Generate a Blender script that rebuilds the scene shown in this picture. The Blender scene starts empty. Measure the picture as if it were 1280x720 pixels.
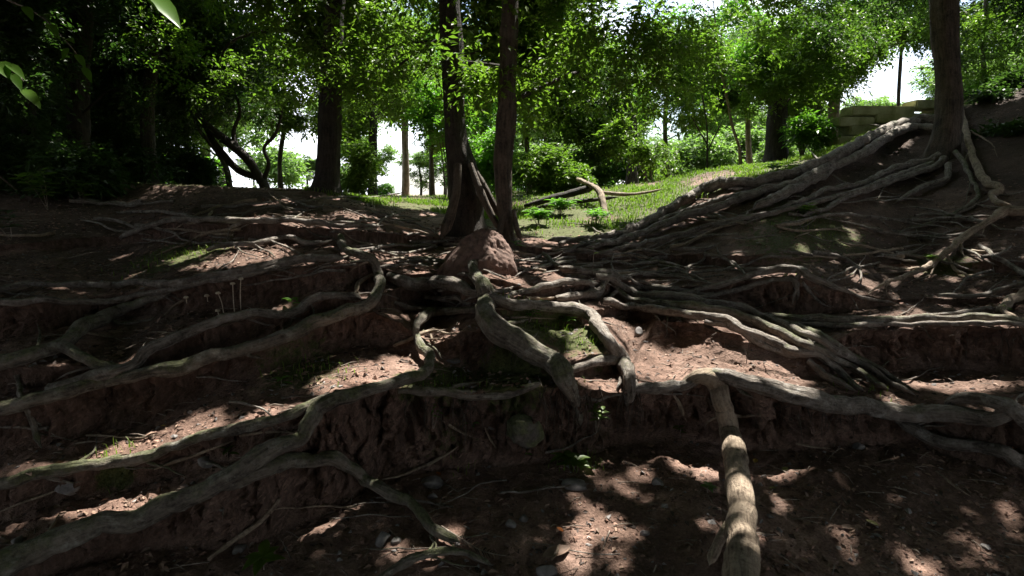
import bpy, math, random
import numpy as np
from mathutils import Vector
from mathutils.bvhtree import BVHTree

# ------------------------------------------------------------------ camera, sky, sun
SC = bpy.context.scene
EYE = 1.9
F = 711.0                      # focal length in pixels of a 1280 px wide frame
PITCH = math.radians(10.0)
cam_d = bpy.data.cameras.new("camera")
cam_d.sensor_width = 36.0
cam_d.lens = F / 1280.0 * 36.0
cam_d.clip_start = 0.05
cam_d.clip_end = 1500
cam = bpy.data.objects.new("camera", cam_d)
SC.collection.objects.link(cam)
cam.location = (0, 0, EYE)
cam.rotation_euler = (math.radians(90) - PITCH, 0, 0)
SC.camera = cam

SUN_EL = math.radians(60)
SUN_AZ = math.radians(28)      # clockwise from +Y, so in front of the camera to the right
SUN = np.array([math.sin(SUN_AZ) * math.cos(SUN_EL), math.cos(SUN_AZ) * math.cos(SUN_EL), math.sin(SUN_EL)])

W = bpy.data.worlds.new("World")
SC.world = W
W.use_nodes = True
nt = W.node_tree
nt.nodes.clear()
sky = nt.nodes.new('ShaderNodeTexSky')
sky.sky_type = 'NISHITA'
sky.sun_disc = False
sky.sun_elevation = SUN_EL
sky.sun_rotation = SUN_AZ
tc = nt.nodes.new('ShaderNodeTexCoord')
cn = nt.nodes.new('ShaderNodeTexNoise')
cn.inputs['Scale'].default_value = 3.0
cn.inputs['Detail'].default_value = 6
cr = nt.nodes.new('ShaderNodeValToRGB')
cr.color_ramp.elements[0].position = 0.40
cr.color_ramp.elements[1].position = 0.58
mx = nt.nodes.new('ShaderNodeMixRGB')
mx.inputs['Color2'].default_value = (11.0, 11.5, 12.5, 1)
bg = nt.nodes.new('ShaderNodeBackground')
bg.inputs['Strength'].default_value = 0.074
wo = nt.nodes.new('ShaderNodeOutputWorld')
L = nt.links.new
L(tc.outputs['Generated'], cn.inputs['Vector'])
L(cn.outputs['Fac'], cr.inputs['Fac'])
L(cr.outputs['Color'], mx.inputs['Fac'])
L(sky.outputs['Color'], mx.inputs['Color1'])
L(mx.outputs['Color'], bg.inputs['Color'])
L(bg.outputs['Background'], wo.inputs['Surface'])

sd = bpy.data.lights.new("sun", 'SUN')
sd.energy = 5.0
sd.angle = math.radians(0.53)
sd.color = (1.0, 0.95, 0.86)
sun = bpy.data.objects.new("sun", sd)
SC.collection.objects.link(sun)
sun.rotation_euler = Vector(SUN).to_track_quat('Z', 'Y').to_euler()

SC.view_settings.view_transform = 'Standard'
SC.view_settings.look = 'None'
SC.view_settings.exposure = 1.8
SC.view_settings.gamma = 1.0
SC.render.engine = 'CYCLES'
SC.cycles.max_bounces = 7
SC.cycles.diffuse_bounces = 4
SC.cycles.glossy_bounces = 2
SC.cycles.transmission_bounces = 4
SC.cycles.transparent_max_bounces = 4
SC.cycles.use_denoising = True
SC.cycles.sample_clamp_indirect = 6.0
SC.cycles.caustics_reflective = False
SC.cycles.caustics_refractive = False

# ------------------------------------------------------------------ helpers
rng = np.random.default_rng(7)
random.seed(7)


def ray(px, py):
    """pixel of the 1280x720 frame -> (x per unit of depth, z slope per unit of depth)"""
    a = (np.asarray(px, float) - 640) / F
    b = (360 - np.asarray(py, float)) / F
    dy = math.cos(PITCH) + b * math.sin(PITCH)
    return a / dy, (-math.sin(PITCH) + b * math.cos(PITCH)) / dy


def at(px, py, Y):
    t, s = ray(px, py)
    return np.array([t * Y, Y, EYE + s * Y])


def _hash(ix, iy, iz, seed):
    h = (ix.astype(np.int64) * 374761393 + iy.astype(np.int64) * 668265263 + iz.astype(np.int64) * 2147483647 + seed * 1442695040888963) & 0x7fffffffffff
    h = ((h ^ (h >> 13)) * 1274126177) & 0x7fffffffffff
    h = h ^ (h >> 16)
    return (h & 0xffff) / 65535.0


def vnoise(P, seed=0):
    P = np.asarray(P, float)
    i = np.floor(P).astype(np.int64)
    f = P - i
    f = f * f * (3 - 2 * f)
    r = 0
    for dx in (0, 1):
        wx = f[..., 0] if dx else 1 - f[..., 0]
        for dy in (0, 1):
            wy = f[..., 1] if dy else 1 - f[..., 1]
            for dz in (0, 1):
                wz = f[..., 2] if dz else 1 - f[..., 2]
                r = r + wx * wy * wz * _hash(i[..., 0] + dx, i[..., 1] + dy, i[..., 2] + dz, seed)
    return r * 2 - 1


def fbm(P, oct=4, seed=0, gain=0.5):
    a, r, tot = 1.0, 0, 0
    P = np.asarray(P, float)
    for k in range(oct):
        r = r + a * vnoise(P, seed + k * 17)
        tot += a
        P = P * 2.03 + 11.3
        a *= gain
    return r / tot


def mesh_np(name, V, faces, mat, parent=None, smooth=True, uv=None, nside=4, origin=None):
    """V (n,3) array, faces (m,nside) int array -> one linked mesh object"""
    V = np.asarray(V, np.float32)
    faces = np.asarray(faces, np.int32).reshape(-1, nside)
    org = np.zeros(3, np.float32) if origin is None else np.asarray(origin, np.float32)
    me = bpy.data.meshes.new(name)
    me.vertices.add(len(V))
    me.vertices.foreach_set('co', (V - org).ravel())
    me.loops.add(faces.size)
    me.loops.foreach_set('vertex_index', faces.ravel())
    me.polygons.add(len(faces))
    me.polygons.foreach_set('loop_start', np.arange(0, faces.size, nside, dtype=np.int32))
    me.polygons.foreach_set('use_smooth', np.full(len(faces), smooth))
    me.update(calc_edges=True)
    if uv is not None:
        ul = me.uv_layers.new(name='UVMap')
        ul.data.foreach_set('uv', np.asarray(uv, np.float32)[faces.ravel()].ravel())
    me.materials.append(mat)
    o = bpy.data.objects.new(name, me)
    SC.collection.objects.link(o)
    o.location = Vector(org.tolist())
    if parent is not None:
        o.parent = parent
        o.location = Vector((org - np.array(parent.location, np.float32)).tolist())
    return o


def tag(o, label=None, cat=None, group=None, kind=None):
    if label: o['label'] = label
    if cat: o['category'] = cat
    if group: o['group'] = group
    if kind: o['kind'] = kind
    return o


def empty(name, loc):
    o = bpy.data.objects.new(name, None)
    SC.collection.objects.link(o)
    o.location = Vector([float(c) for c in loc])
    return o


def catmull(P, n):
    """P (k,d) control points -> n samples per segment"""
    P = np.asarray(P, float)
    Q = np.vstack([2 * P[0] - P[1], P, 2 * P[-1] - P[-2]])
    out = []
    for i in range(1, len(Q) - 2):
        for t in np.linspace(0, 1, n, endpoint=False):
            p0, p1, p2, p3 = Q[i - 1], Q[i], Q[i + 1], Q[i + 2]
            out.append(0.5 * ((2 * p1) + (-p0 + p2) * t + (2 * p0 - 5 * p1 + 4 * p2 - p3) * t * t + (-p0 + 3 * p1 - 3 * p2 + p3) * t ** 3))
    out.append(P[-1])
    return np.array(out)


def tube_data(C, R, sides=12, lump=0.12, seed=0, ribs=0, flat=1.0, taper_end=True, freq=6.0):
    """centre line C (n,3), radii R (n) -> verts, quads, uv"""
    C = np.asarray(C, float); R = np.asarray(R, float)
    n = len(C)
    T = np.gradient(C, axis=0)
    T /= np.linalg.norm(T, axis=1)[:, None] + 1e-9
    ref = np.array([0, 0, 1.0]) if abs(T[0, 2]) < 0.8 else np.array([1.0, 0, 0])
    N = []
    u = np.cross(T[0], ref); u /= np.linalg.norm(u)
    for k in range(n):
        u = u - T[k] * np.dot(u, T[k]); u /= np.linalg.norm(u) + 1e-9
        N.append(u)
    N = np.array(N); B = np.cross(T, N)
    ang = np.linspace(0, 2 * math.pi, sides, endpoint=False)
    rad = np.repeat(R[:, None], sides, 1)
    dirs = N[:, None, :] * np.cos(ang)[None, :, None] + B[:, None, :] * np.sin(ang)[None, :, None]
    if ribs:
        rad = rad * (1 + lump * np.cos(ang * ribs + seed)[None, :] * 0.6)
    P = C[:, None, :] + dirs * rad[..., None]
    sc = freq / max(np.median(R) * 20, 1e-3)
    nz = fbm(P * sc + seed * 3.7, 4, seed, 0.6)
    nz2 = vnoise(P * sc * 0.35 + seed, seed + 5)
    s_ = np.concatenate([[0], np.cumsum(np.linalg.norm(np.diff(C, axis=0), axis=1))])
    Rm = max(float(np.median(R)), 0.004)
    cyl = np.stack([np.repeat(np.cos(ang)[None] * 2.2, n, 0), np.repeat(np.sin(ang)[None] * 2.2, n, 0), np.repeat(s_[:, None] * 0.35 / Rm, sides, 1)], -1)
    rib = fbm(cyl + seed * 1.3, 3, seed + 9, 0.6)            # long fibres and grooves
    knot = np.maximum(vnoise(np.stack([s_ * 0.16 / Rm + seed * 5.1, s_ * 0, s_ * 0], -1), seed + 3) - 0.35, 0)
    rad = rad * (1 + lump * nz * 1.7 + lump * nz2 + lump * 1.5 * rib + lump * 2.0 * (knot[:, None] - 0.06))
    if taper_end:
        m = min(4, n // 3)
        for k in range(m):
            rad[-1 - k] *= (k + 0.15) / m
    off = dirs * rad[..., None]
    off[..., 2] *= flat
    P = C[:, None, :] + off
    idx = np.arange(n * sides).reshape(n, sides)
    a = idx[:-1]; b = np.roll(idx, -1, 1)[:-1]; c = np.roll(idx, -1, 1)[1:]; d = idx[1:]
    Fq = np.stack([a, b, c, d], -1).reshape(-1, 4)
    s = np.concatenate([[0], np.cumsum(np.linalg.norm(np.diff(C, axis=0), axis=1))])
    uv = np.stack([np.repeat(np.cos(ang)[None] * 0, n, 0) + (np.abs(np.linspace(-1, 1, sides, endpoint=False)))[None], np.repeat(s[:, None], sides, 1)], -1).reshape(-1, 2)
    uv[:, 0] *= float(np.median(R)) * 3.1
    return P.reshape(-1, 3), Fq, uv


class Acc:
    def __init__(s): s.V = []; s.Q = []; s.U = []; s.n = 0
    def add(s, V, Q, U=None):
        s.V.append(V); s.Q.append(Q + s.n); s.U.append(U if U is not None else np.zeros((len(V), 2))); s.n += len(V)
    def build(s, name, mat, parent=None, smooth=True, nside=4, origin=None):
        return mesh_np(name, np.vstack(s.V), np.vstack(s.Q), mat, parent, smooth, np.vstack(s.U), nside, origin)


# ------------------------------------------------------------------ materials
def newmat(name):
    m = bpy.data.materials.new(name)
    m.use_nodes = True
    m.node_tree.nodes.clear()
    return m, m.node_tree.nodes, m.node_tree.links.new


def noise_node(N, scale, detail=4, rough=0.55, dist=0.0):
    n = N.new('ShaderNodeTexNoise')
    n.inputs['Scale'].default_value = scale
    n.inputs['Detail'].default_value = detail
    n.inputs['Roughness'].default_value = rough
    n.inputs['Distortion'].default_value = dist
    return n


def ramp(N, stops):
    r = N.new('ShaderNodeValToRGB')
    e = r.color_ramp.elements
    while len(e) < len(stops): e.new(0.5)
    for i, (p, c) in enumerate(stops):
        e[i].position = p
        e[i].color = (*c, 1) if len(c) == 3 else c
    return r


def mixc(N, Lk, fac, c1, c2):
    m = N.new('ShaderNodeMixRGB')
    for sock, v in (('Fac', fac), ('Color1', c1), ('Color2', c2)):
        if isinstance(v, (tuple, float, int)):
            m.inputs[sock].default_value = v if not isinstance(v, tuple) else (*v[:3], 1)
        else:
            Lk(v, m.inputs[sock])
    return m.outputs['Color']


def math_node(N, Lk, op, a, b=None, clamp=False):
    m = N.new('ShaderNodeMath'); m.operation = op; m.use_clamp = clamp
    for i, v in enumerate((a, b)):
        if v is None: continue
        if isinstance(v, (int, float)): m.inputs[i].default_value = v
        else: Lk(v, m.inputs[i])
    return m.outputs[0]


def mat_soil():
    m, N, Lk = newmat("soil")
    geo = N.new('ShaderNodeNewGeometry')
    pos = geo.outputs['Position']
    big = noise_node(N, 1.1, 5, 0.6); Lk(pos, big.inputs['Vector'])
    mid = noise_node(N, 9, 6, 0.65); Lk(pos, mid.inputs['Vector'])
    fine = noise_node(N, 70, 5, 0.7); Lk(pos, fine.inputs['Vector'])
    r1 = ramp(N, [(0.30, (0.130, 0.080, 0.059)), (0.50, (0.265, 0.174, 0.137)), (0.70, (0.45, 0.32, 0.265))])
    Lk(big.outputs['Fac'], r1.inputs['Fac'])
    r2 = ramp(N, [(0.35, (0.45, 0.40, 0.38)), (0.62, (1.15, 1.12, 1.1))])
    Lk(mid.outputs['Fac'], r2.inputs['Fac'])
    mul = N.new('ShaderNodeMixRGB'); mul.blend_type = 'MULTIPLY'; mul.inputs['Fac'].default_value = 0.8
    Lk(r1.outputs['Color'], mul.inputs['Color1']); Lk(r2.outputs['Color'], mul.inputs['Color2'])
    r3 = ramp(N, [(0.38, (0.5, 0.47, 0.45)), (0.6, (1.2, 1.18, 1.15))])
    Lk(fine.outputs['Fac'], r3.inputs['Fac'])
    mul2 = N.new('ShaderNodeMixRGB'); mul2.blend_type = 'MULTIPLY'; mul2.inputs['Fac'].default_value = 0.6
    Lk(mul.outputs['Color'], mul2.inputs['Color1']); Lk(r3.outputs['Color'], mul2.inputs['Color2'])
    col = mul2.outputs['Color']
    # steep faces: fluted cut earth, vertical streaks, riser shade painted in as darker tone
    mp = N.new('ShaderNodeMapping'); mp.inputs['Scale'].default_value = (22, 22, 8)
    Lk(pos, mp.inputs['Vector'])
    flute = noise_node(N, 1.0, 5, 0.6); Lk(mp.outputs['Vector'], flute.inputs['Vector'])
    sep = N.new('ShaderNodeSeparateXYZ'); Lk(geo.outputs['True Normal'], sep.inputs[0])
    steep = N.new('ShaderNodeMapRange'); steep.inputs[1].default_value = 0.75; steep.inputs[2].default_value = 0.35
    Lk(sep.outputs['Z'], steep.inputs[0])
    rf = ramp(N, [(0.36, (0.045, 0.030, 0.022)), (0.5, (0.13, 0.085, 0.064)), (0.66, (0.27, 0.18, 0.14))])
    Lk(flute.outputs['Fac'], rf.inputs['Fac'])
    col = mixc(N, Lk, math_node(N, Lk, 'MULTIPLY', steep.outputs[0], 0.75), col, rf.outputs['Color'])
    # dark leaf mould, also carrying painted shade of left and upper ground
    hum = N.new('ShaderNodeAttribute'); hum.attribute_name = 'humus_shade'
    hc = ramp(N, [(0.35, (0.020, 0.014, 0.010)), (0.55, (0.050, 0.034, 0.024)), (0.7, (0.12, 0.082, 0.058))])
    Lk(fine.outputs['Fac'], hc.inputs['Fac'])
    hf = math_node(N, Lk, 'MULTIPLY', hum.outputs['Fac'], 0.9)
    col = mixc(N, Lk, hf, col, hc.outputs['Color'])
    # moss / short grass
    mo = N.new('ShaderNodeAttribute'); mo.attribute_name = 'moss'
    mnz = noise_node(N, 16, 6, 0.7); Lk(pos, mnz.inputs['Vector'])
    ms = math_node(N, Lk, 'ADD', mo.outputs['Fac'], mnz.outputs['Fac'])
    mr = N.new('ShaderNodeMapRange'); mr.inputs[1].default_value = 0.86; mr.inputs[2].default_value = 1.02
    Lk(ms, mr.inputs[0])
    mc = ramp(N, [(0.3, (0.035, 0.042, 0.014)), (0.6, (0.105, 0.118, 0.038))])
    Lk(fine.outputs['Fac'], mc.inputs['Fac'])
    col = mixc(N, Lk, mr.outputs[0], col, mc.outputs['Color'])
    bs = N.new('ShaderNodeBsdfPrincipled')
    bs.inputs['Roughness'].default_value = 0.85
    bs.inputs['Specular IOR Level'].default_value = 0.25
    Lk(col, bs.inputs['Base Color'])
    b1 = N.new('ShaderNodeBump'); b1.inputs['Strength'].default_value = 0.9; b1.inputs['Distance'].default_value = 0.045
    h = math_node(N, Lk, 'MULTIPLY', fine.outputs['Fac'], 0.5)
    h = math_node(N, Lk, 'ADD', h, mid.outputs['Fac'])
    h = math_node(N, Lk, 'ADD', h, math_node(N, Lk, 'MULTIPLY', math_node(N, Lk, 'MULTIPLY', flute.outputs['Fac'], steep.outputs[0]), 1.2))
    Lk(h, b1.inputs['Height'])
    Lk(b1.outputs['Normal'], bs.inputs['Normal'])
    out = N.new('ShaderNodeOutputMaterial'); Lk(bs.outputs[0], out.inputs[0])
    return m


def mat_bark(name, c_dark, c_light, moss=0.5, streak=1.0, patch=None):
    m, N, Lk = newmat(name)
    geo = N.new('ShaderNodeNewGeometry'); pos = geo.outputs['Position']
    uvn = N.new('ShaderNodeUVMap')
    mp = N.new('ShaderNodeMapping'); mp.inputs['Scale'].default_value = (60 * streak, 6 * streak, 1)
    Lk(uvn.outputs[0], mp.inputs['Vector'])
    st = noise_node(N, 1.0, 5, 0.65, 0.4); Lk(mp.outputs['Vector'], st.inputs['Vector'])
    n1 = noise_node(N, 7, 6, 0.65); Lk(pos, n1.inputs['Vector'])
    n2 = noise_node(N, 45, 5, 0.7); Lk(pos, n2.inputs['Vector'])
    s = math_node(N, Lk, 'ADD', math_node(N, Lk, 'MULTIPLY', st.outputs['Fac'], 0.4), math_node(N, Lk, 'MULTIPLY', n1.outputs['Fac'], 0.35))
    s = math_node(N, Lk, 'ADD', s, math_node(N, Lk, 'MULTIPLY', n2.outputs['Fac'], 0.25))
    mid_c = tuple((a + b) / 2 for a, b in zip(c_dark, c_light))
    r = ramp(N, [(0.40, c_dark), (0.49, mid_c), (0.58, c_light)])
    Lk(s, r.inputs['Fac'])
    col = r.outputs['Color']
    if patch:
        n4 = noise_node(N, 13, 6, 0.72); Lk(pos, n4.inputs['Vector'])
        pr = ramp(N, [(0.52, (0, 0, 0)), (0.68, (0.75, 0.75, 0.75))]); Lk(n4.outputs['Fac'], pr.inputs['Fac'])
        col = mixc(N, Lk, pr.outputs['Color'], col, patch)
    # moss and algae mostly on the upper side
    sep = N.new('ShaderNodeSeparateXYZ'); Lk(geo.outputs['Normal'], sep.inputs[0])
    n3 = noise_node(N, 5, 6, 0.7); Lk(pos, n3.inputs['Vector'])
    f = math_node(N, Lk, 'ADD', math_node(N, Lk, 'MULTIPLY', sep.outputs['Z'], 0.14), n3.outputs['Fac'])
    mr = N.new('ShaderNodeMapRange'); mr.inputs[1].default_value = 0.74 - moss * 0.22; mr.inputs[2].default_value = 0.90 - moss * 0.22
    Lk(f, mr.inputs[0])
    mc = ramp(N, [(0.35, (0.035, 0.045, 0.016)), (0.65, (0.13, 0.145, 0.055))]); Lk(n2.outputs['Fac'], mc.inputs['Fac'])
    col = mixc(N, Lk, math_node(N, Lk, 'MULTIPLY', mr.outputs[0], 0.8), col, mc.outputs['Color'])
    bs = N.new('ShaderNodeBsdfPrincipled'); bs.inputs['Roughness'].default_value = 0.78
    bs.inputs['Specular IOR Level'].default_value = 0.3
    Lk(col, bs.inputs['Base Color'])
    b = N.new('ShaderNodeBump'); b.inputs['Strength'].default_value = 1.0; b.inputs['Distance'].default_value = 0.05
    Lk(s, b.inputs['Height']); Lk(b.outputs['Normal'], bs.inputs['Normal'])
    out = N.new('ShaderNodeOutputMaterial'); Lk(bs.outputs[0], out.inputs[0])
    return m


def mat_leaf(name, ca, cb, trans=0.45, rough=0.38, spec=0.5):
    m, N, Lk = newmat(name)
    geo = N.new('ShaderNodeNewGeometry')
    n = noise_node(N, 0.5, 3); Lk(geo.outputs['Position'], n.inputs['Vector'])
    f = math_node(N, Lk, 'ADD', math_node(N, Lk, 'MULTIPLY', geo.outputs['Random Per Island'], 0.6), math_node(N, Lk, 'MULTIPLY', math_node(N, Lk, 'SUBTRACT', n.outputs['Fac'], 0.3), 1.0), True)
    col = mixc(N, Lk, f, ca, cb)
    bs = N.new('ShaderNodeBsdfPrincipled'); bs.inputs['Roughness'].default_value = rough
    bs.inputs['Specular IOR Level'].default_value = spec
    Lk(col, bs.inputs['Base Color'])
    tr = N.new('ShaderNodeBsdfTranslucent')
    tcx = mixc(N, Lk, 0.5, col, (ca[0] * 3.0, ca[1] * 3.4, ca[2] * 0.8))
    Lk(tcx, tr.inputs['Color'])
    mxs = N.new('ShaderNodeMixShader'); mxs.inputs[0].default_value = trans
    Lk(bs.outputs[0], mxs.inputs[1]); Lk(tr.outputs[0], mxs.inputs[2])
    out = N.new('ShaderNodeOutputMaterial'); Lk(mxs.outputs[0], out.inputs[0])
    return m


def mat_simple(name, ca, cb, scale=20, rough=0.8, bump=0.4, island=False):
    m, N, Lk = newmat(name)
    geo = N.new('ShaderNodeNewGeometry')
    n = noise_node(N, scale, 5, 0.65); Lk(geo.outputs['Position'], n.inputs['Vector'])
    r = ramp(N, [(0.35, ca), (0.65, cb)])
    if island:
        f = math_node(N, Lk, 'ADD', math_node(N, Lk, 'MULTIPLY', n.outputs['Fac'], 0.5), math_node(N, Lk, 'MULTIPLY', geo.outputs['Random Per Island'], 0.5))
        Lk(f, r.inputs['Fac'])
    else:
        Lk(n.outputs['Fac'], r.inputs['Fac'])
    bs = N.new('ShaderNodeBsdfPrincipled'); bs.inputs['Roughness'].default_value = rough
    Lk(r.outputs['Color'], bs.inputs['Base Color'])
    b = N.new('ShaderNodeBump'); b.inputs['Strength'].default_value = bump; b.inputs['Distance'].default_value = 0.01
    Lk(n.outputs['Fac'], b.inputs['Height']); Lk(b.outputs['Normal'], bs.inputs['Normal'])
    out = N.new('ShaderNodeOutputMaterial'); Lk(bs.outputs[0], out.inputs[0])
    return m


M = dict(
    soil=mat_soil(),
    root=mat_bark("root_bark", (0.050, 0.040, 0.032), (0.27, 0.235, 0.20), 0.42, patch=(0.38, 0.36, 0.33)),
    root_pale=mat_bark("pale_root_bark", (0.10, 0.072, 0.050), (0.38, 0.30, 0.22), 0.2, patch=(0.44, 0.36, 0.27)),
    root_mossy=mat_bark("mossy_root_bark", (0.042, 0.034, 0.027), (0.24, 0.21, 0.17), 0.92, patch=(0.34, 0.34, 0.29)),
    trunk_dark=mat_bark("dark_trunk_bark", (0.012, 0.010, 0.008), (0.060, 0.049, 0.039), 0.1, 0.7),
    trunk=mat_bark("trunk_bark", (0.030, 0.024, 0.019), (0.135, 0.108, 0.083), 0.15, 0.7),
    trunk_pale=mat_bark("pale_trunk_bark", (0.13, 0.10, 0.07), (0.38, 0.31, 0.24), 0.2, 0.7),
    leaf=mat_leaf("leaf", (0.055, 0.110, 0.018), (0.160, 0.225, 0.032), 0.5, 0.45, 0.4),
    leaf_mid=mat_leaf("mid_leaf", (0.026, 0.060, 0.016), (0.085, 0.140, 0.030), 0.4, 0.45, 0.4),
    leaf_dark=mat_leaf("dark_leaf", (0.018, 0.045, 0.012), (0.055, 0.10, 0.02), 0.35),  # dark leaf; the left wood's shade is partly put into this colour
    leaf_far=mat_leaf("far_leaf", (0.075, 0.135, 0.045), (0.16, 0.22, 0.07), 0.5, 0.5),
    leaf_bright=mat_leaf("bright_leaf", (0.06, 0.15, 0.02), (0.12, 0.22, 0.03), 0.5),
    grass=mat_leaf("grass_blade", (0.075, 0.140, 0.018), (0.20, 0.26, 0.045), 0.4, 0.6, 0.3),
    litter=mat_simple("dead_leaf", (0.045, 0.028, 0.020), (0.26, 0.17, 0.12), 12, 0.75, 0.3, True),
    stone=mat_simple("grey_stone", (0.10, 0.09, 0.085), (0.27, 0.25, 0.24), 14, 0.8, 0.8),
    clod=mat_simple("earth_clod", (0.10, 0.055, 0.040), (0.30, 0.18, 0.135), 18, 0.95, 0.8, True),
    boulder=mat_bark("mossy_stone", (0.05, 0.045, 0.04), (0.16, 0.14, 0.12), 1.7, 0.5),
    mound=mat_simple("termite_earth", (0.095, 0.060, 0.048), (0.24, 0.155, 0.125), 16, 0.95, 1.0),
    wall=mat_simple("mossy_masonry", (0.20, 0.21, 0.09), (0.50, 0.48, 0.32), 2.5, 0.9, 0.8),
    twig=mat_simple("twig_wood", (0.09, 0.07, 0.055), (0.30, 0.25, 0.20), 30, 0.85, 0.3),
    yellow=mat_simple("yellow_leaf", (0.40, 0.26, 0.03), (0.62, 0.45, 0.10), 40, 0.6, 0.2),
    olive=mat_simple("olive_leaf", (0.17, 0.17, 0.04), (0.30, 0.26, 0.08), 40, 0.6, 0.2),
    orange=mat_simple("orange_leaf", (0.50, 0.13, 0.02), (0.65, 0.22, 0.05), 40, 0.6, 0.2),
    shroom=mat_simple("mushroom_flesh", (0.36, 0.29, 0.20), (0.55, 0.48, 0.38), 60, 0.7, 0.1),
)

# ------------------------------------------------------------------ terrain: terraces cut in a red earth slope
# each level: lip line and foot line of one earth step, as seen from the path
LV = [
    # 1
    ([(-900, 880), (-300, 790), (0, 702), (180, 642), (300, 596), (400, 516), (480, 484), (520, 486), (590, 492), (670, 484), (790, 492), (890, 478), (1000, 495), (1150, 514), (1280, 524), (1600, 560)],
     [(-900, 900), (-300, 820), (0, 742), (180, 690), (300, 688), (400, 650), (480, 600), (520, 590), (590, 585), (670, 585), (760, 566), (830, 545), (920, 562), (1000, 562), (1150, 556), (1280, 604), (1600, 640)]),
    # 2
    ([(-900, 680), (-300, 640), (0, 600), (130, 580), (250, 548), (400, 505), (450, 486), (500, 474), (640, 478), (800, 478), (900, 469), (1000, 486), (1280, 505), (1600, 530)],
     [(-900, 740), (-300, 690), (0, 652), (150, 616), (300, 574), (400, 520), (450, 489), (500, 476), (640, 480), (800, 480), (900, 471), (1000, 488), (1280, 507), (1600, 535)]),
    # 3
    ([(-900, 580), (-300, 560), (0, 520), (60, 500), (156, 474), (250, 456), (347, 428), (400, 404), (466, 388), (500, 404), (540, 430), (585, 414), (620, 412), (700, 458), (760, 442), (790, 452), (820, 402), (870, 404), (937, 424), (990, 440), (1030, 430), (1070, 412), (1280, 408), (1600, 410)],
     [(-900, 640), (-300, 610), (0, 570), (60, 558), (180, 530), (300, 476), (400, 442), (466, 432), (500, 440), (540, 440), (585, 462), (650, 468), (700, 474), (780, 470), (800, 436), (870, 437), (900, 448), (1000, 470), (1060, 465), (1280, 466), (1600, 480)]),
    # 4
    ([(-900, 500), (-300, 490), (0, 460), (100, 462), (156, 455), (191, 436), (250, 412), (347, 392), (413, 370), (470, 372), (500, 356), (600, 366), (646, 388), (715, 392), (760, 384), (850, 392), (960, 412), (1100, 400), (1280, 396), (1600, 396)],
     [(-900, 540), (-300, 520), (0, 492), (100, 490), (156, 472), (250, 444), (347, 412), (413, 390), (470, 382), (500, 386), (590, 396), (646, 402), (715, 410), (760, 394), (850, 396), (960, 416), (1100, 404), (1280, 400), (1600, 400)]),
    # 5
    ([(-900, 400), (-300, 395), (0, 386), (122, 374), (208, 362), (330, 342), (400, 328), (460, 326), (500, 340), (600, 348), (663, 364), (719, 356), (760, 352), (850, 360), (937, 350), (989, 344), (1044, 362), (1117, 376), (1280, 372), (1600, 372)],
     [(-900, 450), (-300, 440), (0, 428), (122, 404), (208, 396), (330, 386), (400, 364), (460, 360), (500, 350), (600, 352), (663, 378), (719, 376), (760, 372), (850, 372), (937, 385), (989, 396), (1044, 388), (1117, 382), (1280, 378), (1600, 376)]),
    # 6
    ([(-900, 300), (-300, 300), (0, 305), (160, 295), (215, 278), (312, 280), (430, 286), (500, 292), (560, 300), (640, 306), (715, 318), (800, 320), (900, 318), (1000, 320), (1100, 330), (1280, 330), (1600, 330)],
     [(-900, 320), (-300, 320), (0, 318), (160, 305), (215, 300), (312, 304), (430, 304), (500, 304), (560, 308), (640, 312), (715, 325), (800, 330), (900, 334), (1000, 325), (1100, 333), (1280, 345), (1600, 345)]),
    # 7 crest of the near bank
    ([(-900, 190), (-300, 205), (0, 222), (200, 232), (400, 240), (460, 258), (560, 272), (640, 292), (700, 302), (770, 294), (850, 262), (902, 236), (965, 226), (1017, 208), (1058, 188), (1093, 171), (1128, 155), (1160, 148), (1220, 130), (1280, 112), (1600, 20)],
     None),
]
DX = 3.0
cols = np.concatenate([[-9000, -5000, -3000, -2000, -1400, -1000, -800], np.arange(-640, 1921, DX), [2100, 2300, 2700, 3300, 4200, 6000, 10000]])
nc = len(cols)


def line(pts, amp=0.0, seed=0):
    p = np.array(pts, float)
    y = np.interp(cols, p[:, 0], p[:, 1])
    if amp:
        y = y + amp * fbm(np.stack([cols / 55.0, cols * 0 + seed, cols * 0], -1), 3, seed)
    return y


def smooth(a, w):
    k = np.exp(-0.5 * (np.arange(-3 * w, 3 * w + 1) / w) ** 2); k /= k.sum()
    return np.convolve(np.pad(a, 3 * w, mode='edge'), k, mode='valid')


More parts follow.
